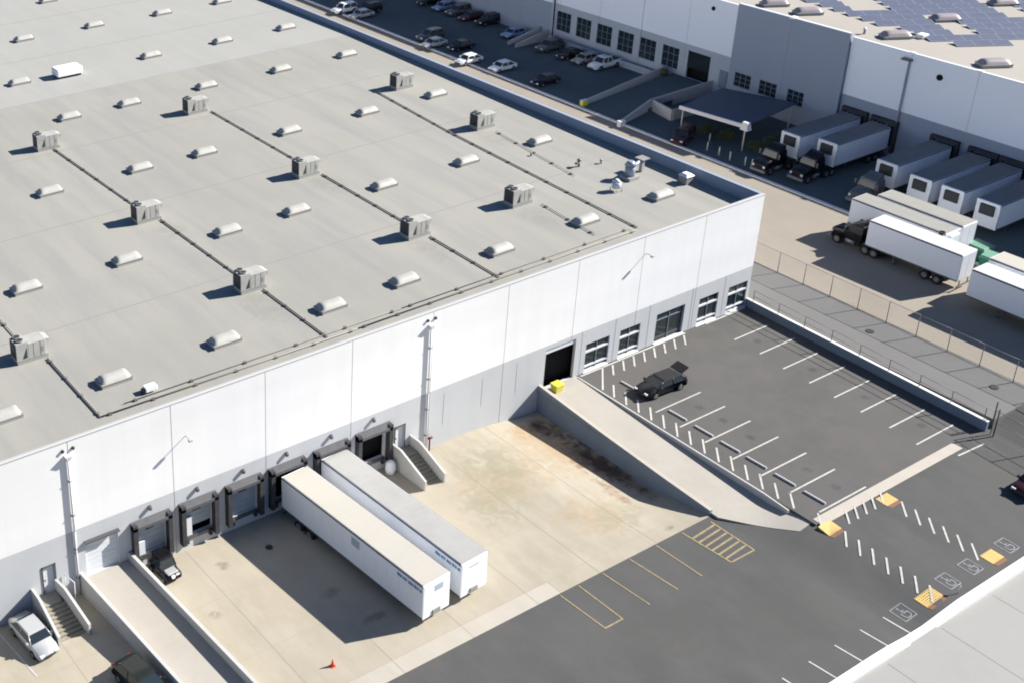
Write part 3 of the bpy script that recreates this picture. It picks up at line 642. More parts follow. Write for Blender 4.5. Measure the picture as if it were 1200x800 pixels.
MB().rbox(99.4, 100.4, 7.3, 8.3, zr - .1, zr + .8, .04).build('casing', 'unit_mid', t)
MB().hexa([(99.3, 7.2, zr + .8), (100.5, 7.2, zr + .8), (100.5, 8.4, zr + .8), (99.3, 8.4, zr + .8), (99.6, 7.5, zr + 1.05), (100.2, 7.5, zr + 1.05), (100.2, 8.1, zr + 1.05), (99.6, 8.1, zr + 1.05)]).build('cap', 'roof_white', t)
t = thing('vent_hood', 'small white hood on the front edge of the roof near the left corner', 'roof vent', (36.3, 3.9, z_roof(3.9)))
MB().rbox(36.0, 37.0, 3.7, 4.3, z_roof(4) + .2, z_roof(4) + .55, .04).build('hood', 'roof_white', t); MB().box(35.8, 36.2, 3.8, 4.2, z_roof(4), z_roof(4) + .4).build('hood_base', 'unit_dark', t)

# ------------------------------------------------------------------ court furniture
def stair(x0, x1, yend, lab, dxl=0.0, dxr=0.0, n=8):
    t = thing('entrance_stair', lab, 'stair', ((x0 + x1) / 2, 0, 0), group='concrete stairs against the long wall')
    th = .2; yl = -1.3
    for sgn, x, dx in ((-1, x0, dxl), (1, x1, dxr)):
        w_ = MB(); xa, xb, xc = x, x + dx * .3, x + dx
        w_.wallseg((xa, -.01), (xb, yl), th, -.1, -.1, 2.2, 2.2); w_.wallseg((xb, yl - .002), (xc, yend), th, -.1, -.1, 2.2, 1.0)
        w_.build('side_wall', 'concrete_wall', t)
    s_ = MB(); s_.box(x0 + .11, x1 - .11, yl, -.01, -.1, 1.25)
    step = (-yend - .4 + yl) / n
    for k in range(n):
        z = 1.25 * (1 - (k + 1) / (n + 1)); f = (k + .5) / n
        s_.box(x0 + .11 + dxl * (.3 + .7 * f), x1 - .11 + dxr * (.3 + .7 * f), yl - step * (k + 1), yl - step * k - .001, -.1, z)
    s_.build('steps', 'steps', t)
    nn = MB()
    for k in range(n):
        z = 1.25 * (1 - (k + 1) / (n + 1)); f = (k + .5) / n
        nn.box(x0 + .15 + dxl * (.3 + .7 * f), x1 - .15 + dxr * (.3 + .7 * f), yl - step * (k + 1) + .0, yl - step * (k + 1) + .09, z + .002, z + .012)
    nn.build('nosings', 'yellow_line', t)
    return t
mat('steps', (0.26, 0.25, 0.22), 0.9, n1=(2, 0.5, (0.2, 0.19, 0.16)))
stair(24.15, 26.0, -4.3, 'concrete stair with two side walls between silver car and downpipe', .1, .6)
stair(56.75, 58.8, -4.5, 'short concrete stair right of the open dock door', .1, .1)
t = thing('stair_rail', 'white handrail loop at the top of the left stair', 'handrail', (26.6, -.3, 0))
MB().tube((26.7, -.1, 1.1), (26.7, -.1, 2.3), .035).tube((26.7, -.1, 2.3), (27.0, -1.1, 2.2), .035).tube((27.0, -1.1, 2.2), (27.0, -1.1, 0), .035).build('rail', 'frame_white', t)
t = thing('ramp_wall', 'concrete side wall left of the long narrow dock ramp', 'retaining wall', (28, 0, 0), group='side walls of the narrow dock ramp')
MB().wallseg((28.0, -.01), (29.6, -17.5), .26, -.1, .3, 1.9, 1.35).build('wall', 'concrete_wall', t)
t = thing('ramp_wall', 'concrete side wall right of the long narrow dock ramp', 'retaining wall', (32, 0, 0), group='side walls of the narrow dock ramp')
MB().wallseg((32.05, -.01), (33.65, -17.5), .26, -.1, .3, 1.95, 1.2).build('wall', 'concrete_wall', t)
t = thing('ramp_wall', 'blue grey wall along the wide ramp beside the stained court', 'retaining wall', (73.5, 0, 0))
PW_ = [((73.62, -.01), 1.86), ((73.50, -7.85), 1.34), ((73.38, -14.2), 1.06), ((73.3, -19.3), 0.90)]
mb = MB(); mc = MB()
for (p_, a_), (q_, b_) in zip(PW_, PW_[1:]): mb.wallseg((p_[0], p_[1] - .002), q_, .3, -1.5, -1.5, a_, b_); mc.wallseg((p_[0], p_[1] - .002), q_, .33, a_ + .002, b_ + .002, a_ + .06, b_ + .06)
mb.build('wall', 'shade_blue_wall', t); mc.build('coping', 'kerb_tan', t)
t = thing('kerb_wall', 'low dark kerb wall between the parking bays and the wide ramp', 'kerb', (78.1, 0, 0))
MB().wallseg((78.14, -.3), (78.05, -20.5), .14, .1, .1, 1.30, 1.31).wallseg((78.05, -20.502), (77.9, -22.8), .14, .1, .3, 1.31, 1.28).build('wall', 'concrete_wall', t)
t = thing('retaining_wall', 'blue grey retaining wall with pale top behind the right parking bays', 'retaining wall', (101.5, 0, 1))
MB().wallseg((101.68, -.05), (100.75, -25.0), .24, .5, .5, 2.12, 2.16).build('wall', 'shade_blue_wall', t)
MB().wallseg((101.68, -.05), (100.75, -25.0), .30, 2.122, 2.162, 2.19, 2.23).build('coping', 'kerb', t)
t = thing('kerb_wall', 'bright white kerb wall along the pale street', 'kerb', (90, -35.6, 0))
k_ = MB()
for i in range(32):
    x0 = 61.5 + 2.0 * i; x1 = x0 + 1.99
    k_.hexa([(x0, -36.0, .3), (x1, -36.0, .3), (x1, -35.25, .3), (x0, -35.25, .3), (x0, -36.0, hA(x0, -35.3) + .16), (x1, -36.0, hA(x1, -35.3) + .16), (x1, -35.3, hA(x1, -35.3) + .16), (x0, -35.3, hA(x0, -35.3) + .16)])
k_.build('wall', 'kerb', t)
# wheel stops
ws = ['first', 'second', 'third', 'fourth', 'fifth', 'sixth', 'seventh']
for k, yc in enumerate((-3.9, -9.4, -12.2, -14.9, -17.5, -20.2, -22.9)):
    t = thing('wheel_stop', 'dark concrete wheel stop, %s from the building in the left parking row' % ws[k], 'wheel stop', (80.9, yc, 1.25), R(2), 'wheel stops of the left parking row')
    MB().hexa([(-.09, -.95, 0), (.09, -.95, 0), (.09, .95, 0), (-.09, .95, 0), (-.06, -.92, .15), (.06, -.92, .15), (.06, .92, .15), (-.06, .92, .15)]).build('bar', 'concrete_wall', t, True)
# yellow bin
t = thing('yellow_bin', 'bright yellow plastic bin at the top of the wide ramp', 'bin', (75.0, -.8, 1.25)); t.scale = (.8, .8, .8)
MB().loft([[(-.45, -.4, 0), (.45, -.4, 0), (.45, .4, 0), (-.45, .4, 0)], [(-.58, -.5, .85), (.58, -.5, .85), (.58, .5, .85), (-.58, .5, .85)]]).build('tub', 'yellow_plastic', t, True)
MB().rbox(-.62, .62, -.54, .54, .86, .98, .03).build('lid', 'yellow_plastic', t, True)
# cone
t = thing('traffic_cone', 'small orange traffic cone alone on the pale concrete court', 'traffic cone', (39.1, -16.2, h_court(0, -16.2)))
MB().box(-.18, .18, -.18, .18, 0, .04).build('cone_base', 'orange_plastic', t, True); MB().tube((0, 0, .04), (0, 0, .6), .14, 12, r1=.03).build('cone_body', 'orange_plastic', t, True)
t = thing('drain_cover', 'small dark drain cover on the court right of the first dock', 'drain cover', (42.3, -3.4, h_court(0, -3.4)))
MB().tube((0, 0, 0), (0, 0, .02), .3, 12).build('cover', 'black_rubber', t, True)
for x, y, lab in ((106.5, -22.2, 'dark round manhole cover on the side road near the right edge'), (106.1, -10.5, 'dark round manhole cover on the side road farther up')):
    t = thing('manhole_cover', lab, 'manhole cover', (x, y, 2.05)); MB().tube((0, 0, 0), (0, 0, .05), .38, 16).build('cover', 'black_rubber', t, True)
# white bag/bin beside open dock
t = thing('white_sack', 'white bulk sack standing below the open dock door', 'sack', (56.0, -.95, .03))
MB().loft([[(.4 * math.cos(a), .38 * math.sin(a), 0) for a in [R(45 * i) for i in range(8)]], [(.5 * math.cos(a), .46 * math.sin(a), .45) for a in [R(45 * i) for i in range(8)]], [(.42 * math.cos(a), .4 * math.sin(a), 1.0) for a in [R(45 * i) for i in range(8)]], [(.12 * math.cos(a), .12 * math.sin(a), 1.25) for a in [R(45 * i) for i in range(8)]]], 0, True).build('sack', 'roof_white', t, True)
# sign posts by the kerb
t = thing('sign_post', 'small white sign post by the kerb right of the left yellow pad', 'sign', (80.4, -34.9, hA(80, -35)))
MB().tube((0, 0, 0), (0, 0, .8), .03).build('post', 'frame_white', t, True); MB().box(-.02, .02, -.1, .1, .6, .8).build('sign_plate', 'frame_white', t, True)

# ------------------------------------------------------------------ fences
def fence(pts, h, zf, lab, step, rails, mesh=True, r=.04, grp=None, name='chain_link_fence'):
    a, b = Vector(pts[0]), Vector(pts[1]); d = b - a; L = d.length; n = max(1, int(round(L / step)))
    t = thing(name, lab, 'fence', (a.x, a.y, zf(a.x, a.y)), 0, grp)
    for k in range(n + 1):
        p = a + d * k / n; z = zf(p.x, p.y)
        MB().tube((p.x, p.y, z - .05), (p.x, p.y, z + h + .05), r, 8).build('post', 'fence_metal', t)
    for f in rails:
        mb = MB()
        for k in range(n):
            p, q = a + d * k / n, a + d * (k + 1) / n
            mb.tube((p.x, p.y, zf(p.x, p.y) + h * f), (q.x, q.y, zf(q.x, q.y) + h * f), .025, 6)
        mb.build('rail', 'fence_metal', t)
    if mesh:
        mb = MB()
        for k in range(n):
            p, q = a + d * k / n, a + d * (k + 1) / n
            mb.quad((p.x, p.y, zf(p.x, p.y) + .05), (q.x, q.y, zf(q.x, q.y) + .05), (q.x, q.y, zf(q.x, q.y) + h), (p.x, p.y, zf(p.x, p.y) + h))
        mb.build('chain_link', 'chain_link', t)
    return t
fence([(109.2, 29.5), (108.5, -34.9)], 2.35, lambda x, y: 2.06, 'tall chain link fence between the side road and the concrete drive', 3.05, (1.0, .02))
fence([(101.62, -.8), (100.78, -24.6)], 1.15, lambda x, y: 2.19, 'low railing fence on top of the blue retaining wall', 3.0, (1.0, .45), mesh=False)
fence([(100.7, -25.4), (100.2, -35.2)], 2.4, lambda x, y: hA(x, y), 'chain link fence running from the retaining wall end to the kerb', 3.2, (1.0, .55), mesh=True)
t = thing('gate_post', 'pair of dark gate posts at the end of the retaining wall', 'gate', (101.3, -25.3, 1.3))
for x, y in ((100.6, -25.7), (101.5, -25.0)):
    MB().tube((x, y, 1.2), (x, y, 3.9), .06).build('post', 'steel', t)

# ------------------------------------------------------------------ vehicles
def wheel(parent, x, y, r=.34, w=.22):
    o = MB().tube((0, -w / 2, 0), (0, w / 2, 0), r, 18).build('wheel', 'tyre', parent, True); o.location = (x, y, r)
    s = 1 if y > 0 else -1
    MB().tube((0, s * (w / 2 - .04), 0), (0, s * (w / 2 + .012), 0), r * .6, 12).build('rim', 'rim', o, True)
    return o
def sect(x, hw, zb, zt, ch=.12):
    zm = zb + (zt - zb) * .55
    return [(x, -hw * .90, zb), (x, hw * .90, zb), (x, hw, zb + .12), (x, hw, zm), (x, hw * .965, zt - ch), (x, hw * .80, zt), (x, -hw * .80, zt), (x, -hw * .965, zt - ch), (x, -hw, zm), (x, -hw, zb + .12)]
def make_car(lab, loc, rz_, paint, kind='sedan', group=None, hatch_up=False):
    t = thing({'wagon': 'parked_car', 'sedan': 'parked_car', 'suv': 'parked_suv', 'pickup': 'pickup_truck', 'cart': 'utility_cart'}[kind], lab, {'wagon': 'car', 'sedan': 'car', 'suv': 'suv', 'pickup': 'pickup truck', 'cart': 'utility cart'}[kind], loc, rz_, group)
    S = dict(wagon=dict(L=5.0, W=1.9, bt=.96, hood=.88, tail=.98, roof=1.5, gx=(-2.25, -1.6, .45, 1.25), r=.35), sedan=dict(L=4.6, W=1.80, bt=.92, hood=.82, tail=.92, roof=1.42, gx=(-1.75, -1.05, .55, 1.15), r=.33), suv=dict(L=4.7, W=1.88, bt=1.05, hood=.98, tail=1.08, roof=1.72, gx=(-2.2, -1.95, .45, 1.05), r=.37),
             pickup=dict(L=5.6, W=1.95, bt=1.10, hood=1.02, tail=1.10, roof=1.82, gx=(-.75, -.55, .85, 1.45), r=.40), cart=dict(L=2.7, W=1.5, bt=.85, hood=.8, tail=.85, roof=1.7, gx=(-.9, -.8, .2, .45), r=.28))[kind]
    L, hw, bt = S['L'], S['W'] / 2, S['bt']; h = L / 2
    zb = .26
    st = [(-h, hw * .80, zb + .15, S['tail'] - .22), (-h + .12, hw * .93, zb, S['tail'] - .04), (-h + .5, hw, zb, S['tail']), (S['gx'][0], hw, zb, bt), (S['gx'][3], hw, zb, bt - .02), (h - .55, hw * .97, zb, S['hood'] - .04), (h - .15, hw * .90, zb, S['hood'] - .16), (h, hw * .74, zb + .12, S['hood'] - .32)]
    body = MB().loft([sect(*s) for s in st], 0, True).build('body', paint, t, True)
    g0, g1, g2, g3 = S['gx']; zr_ = S['roof']; b0 = bt - .04
    wb, wt = hw * .93, hw * .72
    MB().loft([[(g0, -wb, b0), (g3, -wb, b0), (g3, wb, b0), (g0, wb, b0)], [(g1, -wt, zr_ - .05), (g2, -wt, zr_ - .05), (g2, wt, zr_ - .05), (g1, wt, zr_ - .05)]]).build('windows', 'glass_dark', t, True)
    rf = MB().loft([[(g1 - .08, -wt - .05, zr_ - .07), (g2 + .1, -wt - .05, zr_ - .07), (g2 + .1, wt + .05, zr_ - .07), (g1 - .08, wt + .05, zr_ - .07)], [(g1 + .05, -wt + .02, zr_ + .01), (g2 - .08, -wt + .02, zr_ + .01), (g2 - .08, wt - .02, zr_ + .01), (g1 + .05, wt - .02, zr_ + .01)]])
    for s in (-1, 1):
        for xb, xt in ((g0, g1), (g3, g2), ((g0 + g3) / 2 - .1, (g1 + g2) / 2 - .1)):
            rf.tube((xb, s * wb * 1.0, b0), (xt, s * wt * 1.0, zr_ - .05), .045, 5)
    rf.build('roof', paint, t, True)
    wx = (h - L * .20, -h + L * .20)
    for x in wx:
        for s in (-1, 1): wheel(t, x, s * (hw - .09), S['r'])
    if kind != 'cart':
        for s in (-1, 1):
            MB().rbox(h - .22, h - .02, s * hw * .62 - .17, s * hw * .62 + .17, S['hood'] - .33, S['hood'] - .17, .02).build('headlight', 'headlamp', t, True)
            MB().rbox(-h - .01, -h + .14, s * hw * .70 - .14, s * hw * .70 + .14, S['tail'] - .30, S['tail'] - .12, .02).build('tail_light', 'tail_red', t, True)
            MB().rbox(g3 - .35, g3 - .15, s * (hw + .08) - .09, s * (hw + .08) + .09, bt - .02, bt + .12, .02).build('mirror', paint, t, True)
        MB().box(h - .05, h + .01, -hw * .5, hw * .5, .36, .52).build('grille', 'unit_dark', t, True)
    else:
        MB().rbox(h - .9, h - .2, -hw * .6, hw * .6, .80, .88, .04).build('bonnet', 'car_silver', t, True)
        MB().rbox(h - .22, h - .02, -.25, .05, .5, .7, .02).build('headlight', 'headlamp', t, True)
    if kind == 'pickup':
        bd = MB(); bd.box(-h + .1, g0 - .1, -hw + .12, hw - .12, bt - .3, bt + .012)
        bd.build('cargo_bed', 'unit_dark', t, True)
        for s in (-1, 1): MB().box(-h + .05, g0 - .02, s * (hw - .07) - .05, s * (hw - .07) + .05, bt - .05, bt + .1).build('bed_rail', paint, t, True)
    if hatch_up:
        MB().hexa([(g1 - .1, -wt, zr_), (g1 - .1, wt, zr_), (g1 - .95, wt * .95, zr_ + .35), (g1 - .95, -wt * .95, zr_ + .35), (g1 - .05, -wt, zr_ + .07), (g1 - .05, wt, zr_ + .07), (g1 - .95, wt * .95, zr_ + .43), (g1 - .95, -wt * .95, zr_ + .43)]).build('tailgate', paint, t, True)
        MB().box(-h - .02, g0 + .1, -hw * .7, hw * .7, bt - .1, bt + .02).build('boot_opening', 'unit_dark', t, True)
    return t
P = math.pi
make_car('black car with its rear hatch raised in the left parking row', (82.8, -5.75, 1.25), P - R(3), 'car_black', 'wagon', hatch_up=True)
make_car('silver grey sedan parked nose out beside the left stair', (22.95, -2.75, h_court(0, -3)), R(-84), 'car_silver', 'sedan')
make_car('dark low car cut by the bottom edge between stair and ramp', (27.35, -10.9, h_court(0, -10)), R(-80), 'car_green', 'wagon')
make_car('small dark utility cart with pale bonnet at the leftmost dock door', (34.15, -1.6, 0.02), R(-85), 'car_black', 'cart')
make_car('dark red car just entering the right edge of the asphalt', (96.75, -31.3, hA(96, -31)), P, 'car_red', 'sedan')

def make_trailer(lab, nose, ang, L=16.0, rooft='trailer_roof', side='trailer_side', z0=0.0, pitch=0.0, logo=0, reefer=False, group=None, hgt=4.1, rearopen=False, wheels=True, front_white=True, landing=True):
    """origin at the ground under the nose (front) centre; +x local = forwards out of nose"""
    t = thing('semi_trailer', lab, 'trailer', (*nose, z0), ang, group)
    t.rotation_euler = (0, pitch, ang)
    hw = 1.28; zb = 1.15; zt = hgt
    rb = MB().box(-L, 0, -hw, hw, zb, zt - .04)
    MB().box(-L + .06, -.08, -hw + .06, hw - .06, zt - .04, zt).build('roof', rooft, t, True)
    for s in (-1, 1):
        MB().box(-L, 0, s * (hw + .012) - .012, s * (hw + .012) + .012, zt - .17, zt - .035).build('top_rail', 'rail_dark', t, True)
        MB().box(-L, 0, s * (hw + .012) - .012, s * (hw + .012) + .012, zb - .02, zb + .12).build('bottom_rail', 'steel', t, True)
    nr = int(L / 1.2)
    for k in range(1, nr):
        for s in (-1, 1): rb.box(-L * k / nr - .02, -L * k / nr + .02, s * (hw + .006) - .006, s * (hw + .006) + .006, zb + .14, zt - .19)
    rb.build('body', side, t, True)
    rr = MB()
    for k in range(1, int(L / .6)): rr.box(-.6 * k - .012, -.6 * k + .012, -hw + .1, hw - .1, zt, zt + .006)
    rr.build('roof_seams', rooft, t, True)
    # nose
    MB().box(.0, .012, -hw * .94, hw * .94, zb + .1, zt - .1).build('nose_panel', 'trailer_side', t, True)
    MB().box(.012, .10, -.35, .35, zb + .05, zb + .45).build('gladhand_box', 'unit_mid', t, True)
    # rear
    rd = MB().box(-L - .03, -L, -hw, hw, zb, zt - .02); rd.build('rear_frame', 'trailer_side', t, True)
    for s in (-1, 1): MB().box(-L - .06, -L - .031, s * .62 - .6, s * .62 + .6, zb + .08, zt - .12).build('rear_door', 'trailer_grey' if rearopen else side, t, True)
    MB().box(-L - .08, -L + .02, -hw * .9, hw * .9, .5, .6).box(-L - .05, -L + .02, -.8, -.7, .55, zb).box(-L - .05, -L + .02, .7, .8, .55, zb).build('underride_bar', 'steel', t, True)
    MB().box(-L + .3, -.9, -.45, .45, .95, zb - .005).build('chassis', 'steel', t, True)
    if wheels:
        for x in (-L + 2.0, -L + 3.3):
            for s in (-1, 1): wheel(t, x, s * .98, .5, .52)
            MB().tube((x, -.8, .5), (x, .8, .5), .08).build('axle', 'steel', t, True)
    if landing:
        for s in (-1, 1):
            MB().box(-3.1, -2.95, s * .75 - .06, s * .75 + .06, .04, zb).box(-3.2, -2.85, s * .75 - .14, s * .75 + .14, 0, .04).build('landing_leg', 'steel', t, True)
    if reefer:
        MB().rbox(.02, .4, -.78, .78, zb + 1.45, zt - .36, .06).build('cooling_unit', 'unit_dark', t, True)
        for s in (-1, 1): MB().box(.0, .16, s * 1.03 - .25, s * 1.03 + .25, zb, zt - .03).build('nose_post', 'trailer_side', t, True)
        MB().box(.0, .17, -1.28, 1.28, zt - .33, zt - .02).build('nose_header', 'trailer_side', t, True)
        MB().box(.0, .17, -1.28, 1.28, zb, zb + 1.4).build('nose_skirt', 'trailer_side', t, True)
    if logo:
        # blurred blue lettering high on the side and a small square decal
        for s in (-1, 1):
            mb = MB(); x = -2.7
            for k, w in enumerate((.34, .26, .30, .2, .34, .26, .3, .24, .28)):
                y0 = s * (hw + .014)
                mb.box(x + .05, x + w * .95, min(y0, y0 + s * .01), max(y0, y0 + s * .01), zt - .66, zt - .44 if k % 3 else zt - .40); x += .285
                if x > -.35: break
            mb.build('side_lettering', 'logo_blue', t, True)
            if logo == 1: MB().box(-7.6, -6.7, min(s * (hw + .014), s * (hw + .022)), max(s * (hw + .014), s * (hw + .022)), zt - 1.15, zt - .45).build('square_decal', 'logo_grey', t, True)
        if logo == 1: MB().box(.013, .022, -.2, .6, zt - .95, zt - .45).build('nose_decal', 'logo_grey', t, True)
        else: MB().box(.013, .022, -.5, .4, zt - .62, zt - .52).build('nose_decal', 'logo_grey', t, True)
    return t
TA = R(-90 + 4.2)
make_trailer('long white trailer with cream roof, left of the two at the dock', (47.72, -16.65), TA, 16.0, 'trailer_roof', logo=1, z0=.02, pitch=R(-1.2))
make_trailer('long white trailer with greyer roof, right of the two at the dock', (51.4, -16.4), R(-90 + 3.2), 15.9, 'trailer_roof_grey', logo=2, z0=.02, pitch=R(-1.2))
YZ = 2.33
# docked reefers at the neighbour
DK = [(133.4, 19.2), (134.8, 15.15), (134.8, 7.4), (133.9, 2.75), (134.0, -.9), (133.8, -5.0)]
names = ['dim refrigerated trailer with bright white nose frame nearest the blue canopy', 'refrigerated trailer second from the blue canopy at the far dock', 'refrigerated trailer just right of the far downpipe', 'refrigerated trailer second to the right of the far downpipe', 'refrigerated trailer third to the right of the far downpipe', 'refrigerated trailer at the right edge of the far dock']
for i, ((x, y), n_) in enumerate(zip(DK, names)):
    make_trailer(n_, (x, y), P, 145.3 - x - .2 if True else 12, 'trailer_roof_dull', 'trailer_side', z0=YZ, reefer=True, group='refrigerated trailers backed to the far dock', landing=True)
# trailers on the drive (parallel to the building side)
DA = R(90)
make_trailer('bright white box trailer nearest the fence, behind a black tractor', (120.75, -.6), R(90 + 1), 9.9, 'trailer_roof_pale', z0=2.2, rearopen=True, group='white trailers on the drive')
make_trailer('grey white trailer in the middle of the three on the drive', (124.0, 3.7), R(90), 10.6, 'trailer_roof_worn', z0=2.25, rearopen=True, group='white trailers on the drive')
make_trailer('grey roofed trailer farthest from the fence of the three on the drive', (127.0, 2.7), R(90), 9.6, 'trailer_roof_worn', z0=2.3, rearopen=True, group='white trailers on the drive')
make_trailer('white trailer at the right edge nearest the fence', (119.0, -12.6), R(90), 13.0, 'trailer_roof_pale', z0=2.2, group='white trailers at the right edge')
make_trailer('white trailer at the right edge standing behind another', (122.6, -12.2), R(90), 13.0, 'trailer_roof', z0=2.2, group='white trailers at the right edge')
# reefer kit on the rear trailer B
t = thing('cooling_machine', 'grey boxy machine on the end of the middle drive trailer', 'cooling machine', (123.9, -7.0, 5.0))
MB().rbox(-.8, .8, -.3, .5, -.6, 1.1, .05).build('casing', 'trailer_grey', t, True); MB().tube((-1.0, .6, 1.0), (-1.0, .6, 1.35), .3, 12).build('fan', 'unit_dark', t, True)

def make_tractor(lab, loc, ang, paint, group=None, bright=None):
    t = thing('tractor_truck', lab, 'truck', loc, ang, group)
    MB().box(-2.6, 2.3, -.42, .42, .7, .98).build('chassis', 'steel', t, True)
    MB().loft([sect(.9, .95, .75, 1.85), sect(1.6, .95, .75, 1.82), sect(2.5, .9, .7, 1.65), sect(2.75, .8, .75, 1.45)], 0, True).build('hood', paint, t, True)
    cab = MB().loft([[(-.9, -1.12, .95), (.95, -1.12, .95), (.95, 1.12, .95), (-.9, 1.12, .95)], [(-.9, -1.14, 1.9), (.95, -1.14, 1.9), (.95, 1.14, 1.9), (-.9, 1.14, 1.9)], [(-.85, -1.0, 2.75), (.62, -1.0, 2.7), (.62, 1.0, 2.7), (-.85, 1.0, 2.75)]]).build('cab', paint, t, True)
    MB().hexa([(.96, -.95, 1.92), (.96, .95, 1.92), (.90, .95, 1.92), (.90, -.95, 1.92), (.70, -.85, 2.62), (.70, .85, 2.62), (.6, .85, 2.62), (.6, -.85, 2.62)]).build('windscreen', 'glass_dark', t, True)
    MB().hexa([(-.8, -.9, 2.74), (.4, -.85, 2.71), (.4, .85, 2.71), (-.8, .9, 2.74), (-.8, -.85, 3.3), (-.35, -.8, 3.2), (-.35, .8, 3.2), (-.8, .85, 3.3)]).build('roof_fairing', bright or paint, t, True)
    for s in (-1, 1):
        wheel(t, 1.85, s * .98, .5, .3)
        for x in (-1.5, -2.5): wheel(t, x, s * .95, .5, .5)
        MB().tube((-.2, s * .93, .75), (.8, s * .93, .75), .3, 12).build('fuel_tank', 'rim', t, True)
        MB().box(.9, 1.0, s * 1.35 - .1, s * 1.35 + .1, 1.9, 2.5).build('mirror', 'steel', t, True)
        MB().rbox(2.55, 2.78, s * .72 - .14, s * .72 + .14, 1.0, 1.25, .02).build('headlight', 'headlamp', t, True)
    MB().rbox(2.6, 2.95, -1.05, 1.05, .45, .78, .05).build('bumper', 'rim', t, True)
    return t
g = 'black tractor trucks on the yard'
make_tractor('dark tractor truck in front of the trailer nearest the blue canopy', (130.6, 19.2, YZ), P, 'car_black', g)
make_tractor('dark tractor truck in front of the second trailer from the canopy', (132.2, 15.15, YZ), P, 'car_black', g)
make_tractor('dark tractor truck in front of the trailer right of the far downpipe', (132.2, 7.4, YZ), P, 'car_grey', g)
make_tractor('black tractor truck with chrome bumper at the head of the nearest white trailer', (120.8, 0.9, 2.2), R(90), 'car_black', g)
t = thing('green_container', 'pale green skip bin in the shade right of the white trailers', 'skip bin', (128.6, -7.6, YZ))
MB().loft([[(-.7, -.8, 0), (.7, -.8, 0), (.7, .8, 0), (-.7, .8, 0)], [(-1.0, -1.0, 1.3), (1.0, -1.0, 1.3), (1.0, 1.0, 1.3), (-1.0, 1.0, 1.3)]]).build('tub', 'green_plastic', t, True)
MB().hexa([(-1.05, -1.05, 1.31), (1.05, -1.05, 1.31), (1.05, 1.05, 1.31), (-1.05, 1.05, 1.31), (-.9, -.9, 1.5), (.9, -.9, 1.5), (.9, .9, 1.6), (-.9, .9, 1.6)]).build('lid', 'green_pale', t, True)
dup(t, (127.2, -9.8, YZ), R(8), 'low green skip bin in front of the pale green one by the white trailers')

# cars on the neighbour's parking
gg = 'cars parked by the neighbouring building'
pz = 2.34
make_car('white pickup truck parked rightmost below the office windows', (142.6, 57.9, pz), P, 'car_white', 'pickup', gg)
make_car('pale tan sedan next to the white pickup truck', (142.0, 61.2, pz), P, 'car_tan', 'sedan', gg)
make_car('dark car second left of the white pickup truck', (141.8, 64.2, pz), P, 'car_black', 'sedan', gg)
make_car('grey suv with pale bonnet below the left office windows', (141.8, 68.6, pz), P, 'car_grey', 'suv', gg)
make_car('light blue sedan beside the ramp with yellow edge', (142.2, 77.0, pz), P, 'car_blue', 'sedan', gg)
make_car('black suv against the grey wall left of the blue sedan', (143.5, 84.6, pz), P, 'car_black', 'suv', gg)
make_car('dark red sedan against the grey wall beside the black suv', (143.0, 88.2, pz), P, 'car_red', 'sedan', gg)
make_car('dark grey suv fourth from the blue sedan along the grey wall', (143.2, 91.8, pz), P, 'car_grey', 'suv', gg)
make_car('blue white sedan near the top edge along the grey wall', (143.2, 95.4, pz), P, 'car_blue', 'sedan', gg)
make_car('black sedan cut by the top edge along the grey wall', (143.2, 99.6, pz), P, 'car_black', 'sedan', gg)
make_car('white sedan alone behind the blue parapet, mid lot', (129.3, 65.6, pz), P, 'car_white', 'sedan', gg)
make_car('black sedan alone behind the parapet near the yellow marked ramp', (130.2, 57.5, pz), P, 'car_black', 'sedan', gg)
make_car('black sedan behind the parapet in the left row', (130.9, 76.8, pz), P, 'car_black', 'sedan', gg)
make_car('dark suv with pale bonnet behind the parapet in the left row', (130.2, 83.6, pz), P, 'car_grey', 'suv', gg)
make_car('silver sedan half hidden behind the parapet in the left row', (128.3, 80.3, pz), P, 'car_silver', 'sedan', gg)
make_car('white sedan half hidden behind the parapet, next to the lone white one', (127.4, 71.0, pz), P, 'car_white', 'sedan', gg)
make_car('silver sedan near the top edge behind the parapet', (128.6, 99.8, pz), P, 'car_silver', 'sedan', gg)
make_car('white suv near the top edge behind the parapet', (128.0, 104.0, pz), P, 'car_white', 'suv', gg)
make_car('black suv near the top edge behind the silver sedan', (131.5, 101.5, pz), P, 'car_black', 'suv', gg)
make_car('dark brown car parked below the blue canopy near the parapet', (129.0, 31.5, pz), R(200), 'car_red', 'suv', gg)

# ------------------------------------------------------------------ neighbouring building
XN = 146.0; NT = 15.75; NM = 8.3
nb = thing('office_warehouse', 'neighbouring warehouse with solar roof and white and grey wall panels', 'warehouse', (150, 30, 2.3))
seam = [13.6 + 8.2 * k for k in range(-7, 16)]
pos = lambda u, d, z: (XN + d, u, z)
w_of = [(71.6 - 4.25 * k - 3.0, 71.6 - 4.25 * k, 4.2, 7.35) for k in range(6)]
